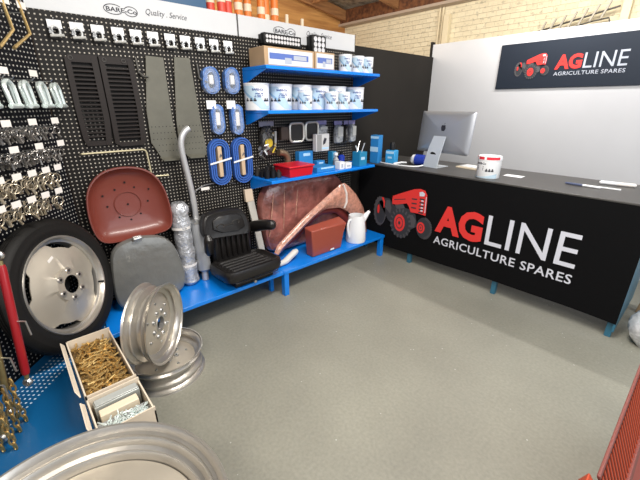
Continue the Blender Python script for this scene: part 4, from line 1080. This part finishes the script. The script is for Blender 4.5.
for i in range(12):
    c = Vector((.05+random.uniform(0, .05), 1.69+random.uniform(-.03, .06), 1.19+random.uniform(-.01, .08)))
    wpart(MB().tube([c, c+Vector((random.uniform(-.02, .02), random.uniform(-.03, .03), random.uniform(-.04, .04)))], random.uniform(.008, .014), 8), 'fitting', STEEL if i % 3 else DARKM, t)
t = thing('black_fittings', 'dark cluster of black fittings standing on the lowest shelf left of the red tray', 'fittings', (.16, 1.70, 1.0105))
for i in range(9):
    c = Vector((.06+.075*(i % 3)+.01*(i//3), 1.655+.052*(i//3), 1.012)); hh = random.uniform(.06, .13)
    wpart(MB().lathe([(.001, 0), (.024, 0), (.024, hh*.7), (.012, hh*.75), (.012, hh), (.001, hh)], Matrix.Translation(c), 12), 'fitting', PLASB if i % 4 else DARKM, t)
def gasket(label, y0, y1, z0, z1):
    pts = []
    for cy_, cz_, a0 in ((y1, z1, 0), (y0, z1, 90), (y0, z0, 180), (y1, z0, 270)):
        c_ = .035; cy_ += -c_ if cy_ == y1 else c_; cz_ += -c_ if cz_ == z1 else c_
        for k in range(5): a = R(a0+90*k/4); pts.append((.07, cy_+c_*cos(a), cz_+c_*sin(a)))
    t = thing('seal_ring', label, 'seal', (.07, (y0+y1)/2, z0), group='steel framed rings under the middle shelf')
    wpart(MB().tube(pts, .010, 8, closed=True), 'ring', mat('worn_chrome', (.68, .66, .60), .3, .55), t)
    wpart(MB().prism([(.045, p[1], p[2]) for p in pts], (.02, 0, 0)), 'core', mat('core_black', (.02, .019, .018), .5), t)
    wpart(MB().cyl((.002, (y0+y1)/2, z1-.008), (.05, (y0+y1)/2, z1-.008), .003, seg=6), 'hook', STEEL, t)
gasket('steel framed oval ring hanging under the middle shelf, left of the two', 2.015, 2.175, 1.275, 1.437)
gasket('steel framed oval ring hanging under the middle shelf, right of the two', 2.20, 2.355, 1.28, 1.44)
solo(MB().box(.02, .07, 1.92, 2.0, 1.30, 1.41).cyl((.001, 1.96, 1.40), (.03, 1.96, 1.40), .003, seg=6), 'dark_pack', mat('brown_pack', (.07, .05, .04), .5), 'small dark pack hanging left of the two steel framed rings', 'pack', (.03, 1.98, 1.3), bevel=.006)
bag('clear bag with white card hanging behind the white leaflet box', 2.36, 2.49, 1.30, 1.45, CLEARB)
bag('clear bag of parts under the middle shelf, left of the pair at the right end', 2.60, 2.71, 1.22, 1.44, CLEARB)
bag('clear bag of parts under the middle shelf, middle of the right end group', 2.74, 2.80, 1.22, 1.44, DARKBAG)
bag('clear bag of parts under the middle shelf, rightmost of all', 2.81, 2.905, 1.22, 1.44, CLEARB)
t = thing('leaflet_box', 'white printed leaflet pack hanging in front of the right steel ring', 'pack', (.13, 2.34, 1.17))
wpart(MB().box(.10, .15, 2.26, 2.43, 1.175, 1.335), 'pack_body', mat('leaflet_grey', (.52, .52, .52), .45), t, bevel=.004)
wpart(MB().prism([(.1515, 2.345, 1.235), (.1515, 2.375, 1.245), (.1515, 2.395, 1.29), (.1515, 2.365, 1.30), (.1515, 2.350, 1.27)], (.0008, 0, 0)), 'printed_picture', INK, t, smooth=False)
wpart(MB().box(.1505, .1515, 2.27, 2.33, 1.18, 1.33), 'printed_strip', mat('leaflet_strip', (.25, .25, .25), .5), t, smooth=False)
wpart(MB().box(.1505, .1515, 2.335, 2.42, 1.195, 1.21), 'printed_line', PALEB, t, smooth=False)
wpart(MB().cyl((.002, 2.39, 1.325), (.12, 2.39, 1.325), .003, seg=6), 'hook', STEEL, t)

# ------------------------------------------------------------------ goods on the lowest shelf
SZ = 1.0105
t = thing('red_tray', 'red plastic parts tray on the lowest blue shelf', 'tray', (.21, 1.90, SZ))
wpart(MB().rings([[(.12, 1.81, SZ), (.325, 1.81, SZ), (.325, 2.055, SZ), (.12, 2.055, SZ)], [(.11, 1.80, SZ+.078), (.335, 1.80, SZ+.078), (.335, 2.065, SZ+.078), (.11, 2.065, SZ+.078)],
                   [(.13, 1.82, SZ+.078), (.315, 1.82, SZ+.078), (.315, 2.045, SZ+.078), (.13, 2.045, SZ+.078)], [(.135, 1.825, SZ+.05), (.31, 1.825, SZ+.05), (.31, 2.04, SZ+.05), (.135, 2.04, SZ+.05)]]), 'tray_body', REDBOX, t, bevel=.004)
wpart(MB().box(.1, .345, 1.792, 2.073, SZ+.079, SZ+.095), 'tray_lid', REDBOX, t, bevel=.006)
solo(MB().tube(smooth_open([(.06, 1.955, SZ+.03), (.07, 1.99, SZ+.10), (.07, 1.96, SZ+.17), (.07, 1.88, SZ+.185)], 2), .030, 14), 'elbow_pipe', mat('bronze_pipe', (.20, .14, .09), .4, .6), 'bronze elbow pipe behind the red tray', 'pipe', (.06, 1.95, SZ))
def carton_box(label, x0, x1, y0, y1, h, m, face=None, z=SZ, name='carton_pack'):
    t = thing(name, label, 'carton', ((x0+x1)/2, (y0+y1)/2, z))
    wpart(MB().box(x0, x1, y0, y1, z, z+h), 'carton_body', m, t, bevel=.002)
    if face: wpart(MB().box(x1+.0003, x1+.001, y0+(y1-y0)*face[0], y0+(y1-y0)*face[1], z+h*face[2], z+h*face[3]), 'carton_label', face[4], t, smooth=False)
    return t
carton_box('upright blue carton behind the red tray', .03, .09, 2.10, 2.27, .17, BLUEBX, (.3, .8, .75, .9, PALEB))
carton_box('flat blue carton right of the red tray on the lowest shelf', .14, .30, 2.14, 2.37, .045, BLUEBX, (.2, .9, .6, .9, PALEB))
carton_box('small flat blue carton at the shelf back between the larger blue cartons', .05, .12, 2.30, 2.40, .07, BLUEBX, (.2, .8, .6, .8, PALEB))
carton_box('slim blue and white carton left of the small bottles', .10, .16, 2.46, 2.52, .15, TEALBX, (.3, .8, .6, .95, PALEB))
carton_box('small white carton at the front of the lowest shelf, left of two', .245, .31, 2.42, 2.485, .07, WPLAS, (.35, .7, .2, .7, LETG))
carton_box('small white carton at the front of the lowest shelf, right of two', .255, .32, 2.495, 2.575, .055, WPLAS, (.2, .8, .3, .6, LETG))
t = thing('small_bottle', 'small grey bottle with pale cap behind the white cartons', 'bottle', (.18, 2.47, SZ))
wpart(MB().lathe([(.001, 0), (.028, 0), (.028, .08), (.012, .10), (.012, .12), (.001, .12)], Matrix.Translation((.2, 2.475, SZ)), 16), 'bottle_body', GREYPIPE, t)
wpart(MB().lathe([(.018, .12), (.018, .145), (.001, .145)], Matrix.Translation((.2, 2.475, SZ)), 14), 'cap', WPLAS, t)
t = thing('small_bottle', 'dark blue bottle behind the white cartons', 'bottle', (.17, 2.58, SZ))
wpart(MB().lathe([(.001, 0), (.034, 0), (.034, .10), (.015, .115), (.001, .115)], Matrix.Translation((.17, 2.58, SZ)), 16), 'bottle_body', BLUEG, t)
wpart(MB().lathe([(.016, .115), (.016, .14), (.001, .14)], Matrix.Translation((.17, 2.58, SZ)), 14), 'cap', PLASB, t)
t = carton_box('open teal carton with tools sticking out near the right end of the lowest shelf', .22, .32, 2.69, 2.80, .14, TEALBX, (.2, .7, .45, .65, PALEB))
for a_, b_ in (((.27, 2.70, SZ+.12), (.25, 2.76, SZ+.24)), ((.28, 2.75, SZ+.12), (.28, 2.80, SZ+.22)), ((.27, 2.72, SZ+.12), (.25, 2.70, SZ+.20))):
    wpart(MB().cyl(a_, b_, .006, seg=8), 'tool', STEEL, t)

# ------------------------------------------------------------------ on the counter
CZ = 1.0005
def rot_thing(name, label, cat, x, y, deg): return thing(name, label, cat, (x, y, CZ), rotz=R(deg))
t = rot_thing('tall_carton', 'tall blue carton with pale stripes standing at the left end of the counter', 'carton', .215, 3.07, 5)
MB().box(-.05, .05, -.04, .04, 0, .29).build('carton_body', BLUEBX, t, bevel=.002)
MB().box(-.05, .05, -.0415, -.0405, .12, .17).build('carton_label', PALEB, t, smooth=False)
MB().box(-.05, .05, -.0415, -.0405, .255, .28).build('carton_label', PALEB, t, smooth=False)
t = rot_thing('blue_bottle_box', 'light blue box with black pump top on the counter', 'box', .36, 3.16, 10)
MB().box(-.055, .055, -.045, .045, 0, .14).build('box_body', mat('light_blue_box', (.03, .30, .62), .4), t, bevel=.008)
MB().box(-.045, .045, -.0465, -.0455, .105, .13).build('box_label', PALEB, t, smooth=False)
MB().box(-.025, .025, -.0465, -.0455, .055, .075).build('box_label', PALEB, t, smooth=False)
MB().lathe([(.028, .14), (.028, .20), (.02, .22), (.001, .22)], seg=16).build('pump_top', PLASB, t)
t = rot_thing('tape_roll', 'blue and white plastic canister lying on the counter beside the computer', 'canister', .62, 3.26, 10)
Mx = Matrix.Translation((0, 0, .056)) @ Matrix.Rotation(R(90), 4, 'Y')
MB().lathe([(.001, -.02), (.055, -.02), (.055, .085), (.001, .085)], Mx, 28).build('blue_end', BLUEG, t)
MB().lathe([(.001, -.075), (.025, -.075), (.050, -.05), (.053, -.021)], Mx, 28).build('clear_end', SPLAS, t)
t = rot_thing('white_cable', 'white power cable looping on the counter in front of the canister', 'cable', .55, 3.15, 0)
MB().tube(smooth_open([(-.28, -.06, .008), (-.2, -.09, .008), (-.05, -.09, .008), (.08, -.07, .008), (.16, -.02, .008), (.19, .03, .02)], 3), .007, 8).build('cord', WPLAS, t)
MB().tube([(-.10, -.07, .012), (-.07, .02, .02), (-.06, .10, .012)], .010, 8).build('plug', WPLAS, t)

t = thing('desktop_computer', 'silver desktop computer seen from behind, standing on the counter', 'computer', (.80, 3.34, CZ), rotz=R(-4))
W = .30
q = Matrix.Translation((0, .05, .14)) @ Matrix.Rotation(R(-7), 4, 'X')
def scr(a, b, d): return tuple(q @ Vector((a, d, b)))
MB().puff(rr(-W, W, -.01, .395, .015), [(.985, .012), (1, .010), (1, .0), (.97, -.008), (.8, -.022), (.5, -.034), (.2, -.038)], scr).build('display_shell', IMAC, t)
MB().puff(rr(-W+.01, W-.01, .01, .375, .01), [(1, .0125), (.99, .0135)], scr).build('screen_glass', PLASB, t)
apple = smooth_closed([(0, -.030), (.012, -.033), (.022, -.020), (.027, -.003), (.024, .004), (.020, .008), (.024, .020), (.015, .026), (.004, .024), (0, .021), (-.004, .024), (-.017, .026), (-.027, .012), (-.026, -.006), (-.018, -.027), (-.010, -.033)], 2)
def onb(a, b):
    return tuple(q @ Vector((a, -.0395, .235+b)))
MB().face([onb(a, b) for a, b in apple]).face([onb(a, b) for a, b in [(.002, .030), (.010, .034), (.014, .044), (.005, .040)]]).build('logo', INK, t, smooth=False)
st = MB()
SW = .075
st.rings([[(-SW*k1, y_, z_), (SW*k1, y_, z_), (SW*k1, y_+th_, z2), (-SW*k1, y_+th_, z2)] for k1, y_, z_, th_, z2 in ((.9, -.005, .30, .010, .295), (1, -.055, .20, .012, .195), (1.02, -.095, .10, .012, .097), (1.05, -.115, .030, .014, .03), (1.05, -.118, .0, .02, .006))])
st.build('stand', IMACS, t)
MB().box(-SW*1.1, SW*1.1, -.12, .08, 0, .006).build('stand_foot', IMACS, t, bevel=.002)
MB().face([(.032*cos(a), -.082+(.022*sin(a))*-.4-.0025, .130+.022*sin(a)) for a in [k*2*PI/20 for k in range(20)]]).build('cable_opening', PLASB, t, smooth=False)
t = rot_thing('keyboard', 'pale stack of papers and keyboard under the computer screen', 'papers', 1.12, 3.52, -8)
MB().box(-.15, .12, -.10, .10, 0, .012).build('paper_stack', CREAMP, t, smooth=False)
MB().box(-.12, .10, -.08, .04, .0125, .022).build('keyboard_tray', WPLAS, t, bevel=.002)

t = thing('lidded_tub', 'white tub with red lid standing on the front of the counter', 'tub', (1.405, 3.155, CZ), rotz=R(-100))
r_ = .095; h_ = .185
MB().lathe([(.001, 0), (r_*.97, 0), (r_, .006), (r_, h_*.86), (.001, h_*.86)], seg=40).build('body', WPLAS, t)
MB().lathe([(r_*1.02, h_*.82), (r_*1.03, h_*.90), (r_*.98, h_), (.001, h_)], seg=40).build('lid', WPLAS, t)
mb = MB()
for k in range(14):
    if k in (2, 3, 7): continue
    a0, a1 = R(-70+11*k), R(-70+11*(k+1))
    mb.add([((r_*1.035)*cos(a), (r_*1.035)*sin(a), z) for a, z in ((a0, h_*.86), (a1, h_*.86), (a1, h_*.985), (a0, h_*.985))], [(0, 1, 2, 3)])
mb.build('red_lid_band', mat('red_lid', (.70, .03, .05), .4), t, smooth=False)
mb = MB()
for k in range(20):
    a0, a1 = R(-80+8*k), R(-80+8*(k+1)); z = lambda a: h_*(.06+.10*(1+math.sin(a*1.3-1)))
    mb.add([((r_+.001)*cos(a), (r_+.001)*sin(a), zz) for a, zz in ((a0, h_*.03), (a1, h_*.03), (a1, z(a1)), (a0, z(a0)))], [(0, 1, 2, 3)])
mb.build('label_swoosh', SWOOSH2, t, smooth=False)
mb = MB(); wr = lambda a, z: ((r_+.002)*cos(a), (r_+.002)*sin(a), z)
letter(mb, 'BARE-Co', lambda a, b: wr(R(-34+52*a), h_*(.64+.09*b)), bold=.03)
for i, z_ in enumerate((.52, .45, .38)):
    mb.add([wr(R(-28), h_*z_), wr(R(8), h_*z_), wr(R(8), h_*(z_+.035)), wr(R(-28), h_*(z_+.035))], [(0, 1, 2, 3)])
for c in (24, 38, 52):
    for da, z0_, z1_ in ((6, .33, .40), (3, .40, .46)): mb.add([wr(R(c-da), h_*z0_), wr(R(c+da), h_*z0_), wr(R(c+da), h_*z1_), wr(R(c-da), h_*z1_)], [(0, 1, 2, 3)])
mb.build('label_print', INK, t, smooth=False)
solo(MB().box(1.47, 1.62, 3.33, 3.43, CZ, CZ+.002), 'paper_slip', PAPER, 'small white paper lying behind the white tub on the counter', 'paper', (1.54, 3.38, CZ), smooth=False)
def pen(label, a, b, r_, m1, m2, name='pen'):
    a = Vector((*a, CZ+r_+.0005)); b = Vector((*b, CZ+r_+.0005)); t = thing(name, label, 'pen', (a.x, a.y, CZ))
    mid = a.lerp(b, .5)
    wpart(MB().tube([a, a.lerp(b, .04), mid], [r_*.4, r_, r_], 10), 'pen_cap', m1, t)
    wpart(MB().tube([mid, b.lerp(a, .04), b], [r_, r_, r_*.4], 10), 'pen_barrel', m2, t)
pen('blue and white pen on the counter right of the tub', (1.95, 3.34), (2.19, 3.325), .009, mat('slate_blue', (.08, .10, .18), .4), WPLAS)
pen('thick white marker lying towards the back of the counter', (2.13, 3.55), (2.36, 3.58), .014, WPLAS, LABEL, 'marker')
solo(MB().box(2.17, 2.30, 3.37, 3.395, CZ, CZ+.008), 'white_stick', WPLAS, 'short white stick lying in front of the thick marker', 'stick', (2.24, 3.38, CZ), bevel=.002)

# ------------------------------------------------------------------ beside the counter end
t = thing('clear_bag_bundle', 'crumpled clear plastic bag on the floor beside the counter end', 'bag', (2.74, 3.10, 0))
mb = MB(); loops = []
for i in range(9):
    f_ = i/8; rad = .13*math.sin(PI*min(.97, .15+f_*.82))**.6
    loops.append([(2.74+rad*cos(a)*(1+.12*sin(3*a+i)), 3.10+rad*sin(a)*(1+.12*cos(4*a-i)), .002+.30*f_) for a in [k*2*PI/20 for k in range(20)]])
wpart(mb.rings(loops), 'bag_body', SPLAS, t)
t = thing('timber_offcuts', 'pale timber offcuts leaning beside the counter end', 'timber', (2.66, 3.45, 0))
wpart(MB().prism([(2.62, 3.40, .001), (2.66, 3.40, .001), (2.74, 3.30, .62), (2.70, 3.30, .62)], (.0, .05, 0)), 'board', LTIMB, t, bevel=.003)
wpart(MB().prism([(2.60, 3.60, .001), (2.64, 3.60, .001), (2.68, 3.55, .45), (2.64, 3.55, .45)], (.0, .04, 0)), 'board', KRAFT, t, bevel=.003)

# ------------------------------------------------------------------ red louvred cowl at lower right
t = thing('louvred_cowl', 'red louvred tractor cowl panel standing on the floor at lower right', 'cowl', (2.85, 1.4, 0))
ph = R(68); ux = Vector((cos(ph), 0, -sin(ph))); nn = Vector((sin(ph), 0, cos(ph))); uy = Vector((0, 1, 0))
O = Vector((2.733, 0, .70))
def CP(u, y, d): return O+ux*u+uy*y+nn*d
def slab(u0, u1, y0, y1, d0, d1):
    mb = MB(); vs = [CP(u, y, d) for u in (u0, u1) for y in (y0, y1) for d in (d0, d1)]
    return mb.add(vs, [(0,1,3,2),(4,6,7,5),(0,4,5,1),(2,3,7,6),(0,2,6,4),(1,5,7,3)])
wpart(slab(-.003, .008, .955, 1.95, -.003, .005), 'top_rail', mat('dusty_red_edge', (.17, .04, .03), .5), t, bevel=.002)
sl = MB(); ns = 40
for i in range(ns):
    y = .972+.96*(i+.5)/ns; w_ = .011
    c = [CP(.020, y-.0055, .0), CP(.020, y-.0045, .0025), CP(.020, y+.0045, .0020), CP(.020, y+.0055, .0)]
    c2 = [p+ux*.142 for p in c]
    sl.rings([c, c2])
wpart(sl, 'louvres', REDM, t)
wpart(slab(.012, .16, .96, 1.94, -.003, -.0002), 'gap_shade_plate', mat('louvre_gap_shade', (.055, .008, .007), .6, spec=.2), t, smooth=False)  # dark colour stands in for the shade between the louvres
wpart(slab(.158, .182, .955, 1.95, -.012, .008), 'middle_rail', mat('dusty_red_edge', (.36, .085, .06), .45), t, bevel=.003)
wpart(slab(.182, .74, .955, 1.95, -.018, -.006), 'lower_panel', MAROOND if False else mat('cowl_red', (.30, .03, .02), .4), t, bevel=.002)
solo(MB().prism([(2.66, .955, .0), (2.745, .955, .0), (2.745, .955, .66), (2.715, .955, .70), (2.70, .955, .66)], (0, -.05, 0)), 'red_bracket', REDM, 'red steel bracket standing at the near end of the louvred cowl', 'bracket', (2.70, .93, 0), bevel=.004)

# ------------------------------------------------------------------ light
def area(name, loc, target, sx, sy, e, col):
    l = bpy.data.lights.new(name, 'AREA'); l.shape = 'RECTANGLE'; l.size = sx; l.size_y = sy; l.energy = e; l.color = col
    o = bpy.data.objects.new(name, l); COL.objects.link(o); o.location = loc
    d = Vector(target)-Vector(loc); o.rotation_euler = d.to_track_quat('-Z', 'Y').to_euler(); return o
area('ceiling_tube_over_counter', (1.7, 3.85, 2.72), (1.7, 3.5, 0), 1.2, .06, 34, (1, .97, .93))
area('ceiling_tube_over_shop', (2.1, 1.3, 3.2), (2.0, 1.3, 0), 1.6, .5, 118, (1, .96, .90))
area('ceiling_tube_behind', (3.4, -.9, 3.3), (1.6, 1.2, 0), 1.6, .6, 70, (1, .93, .84))
area('added_brick_fill', (1.4, 3.75, 2.72), (.2, 5.0, 2.95), 1.8, .3, 25, (1, .95, .86))  # unseen fill light added to brighten the brick wall
area('roller_door_daylight', (4.5, 2.2, 1.9), (1.2, 2.2, 0), 2.6, 1.8, 45, (.88, .94, 1))
area('added_rafter_fill', (-.4, 3.2, 2.45), (-.9, 4.0, 3.2), 1.2, .6, 16, (1, .93, .82))  # added up-facing light that lifts the roof foil and beams
area('added_loft_fill', (-1.0, 1.8, 2.55), (-2.2, 3.4, 2.7), .8, .5, 22, (1, .9, .75))  # added light without a visible source, brightens the plywood wall
w = bpy.data.worlds.new('world'); SC.world = w; w.use_nodes = True
bg = w.node_tree.nodes['Background']; bg.inputs[0].default_value = (.86, .90, 1, 1); bg.inputs[1].default_value = .46
SC.view_settings.view_transform = 'Standard'; SC.view_settings.look = 'None'; SC.view_settings.exposure = 0; SC.view_settings.gamma = 1
SC.view_settings.use_curve_mapping = False
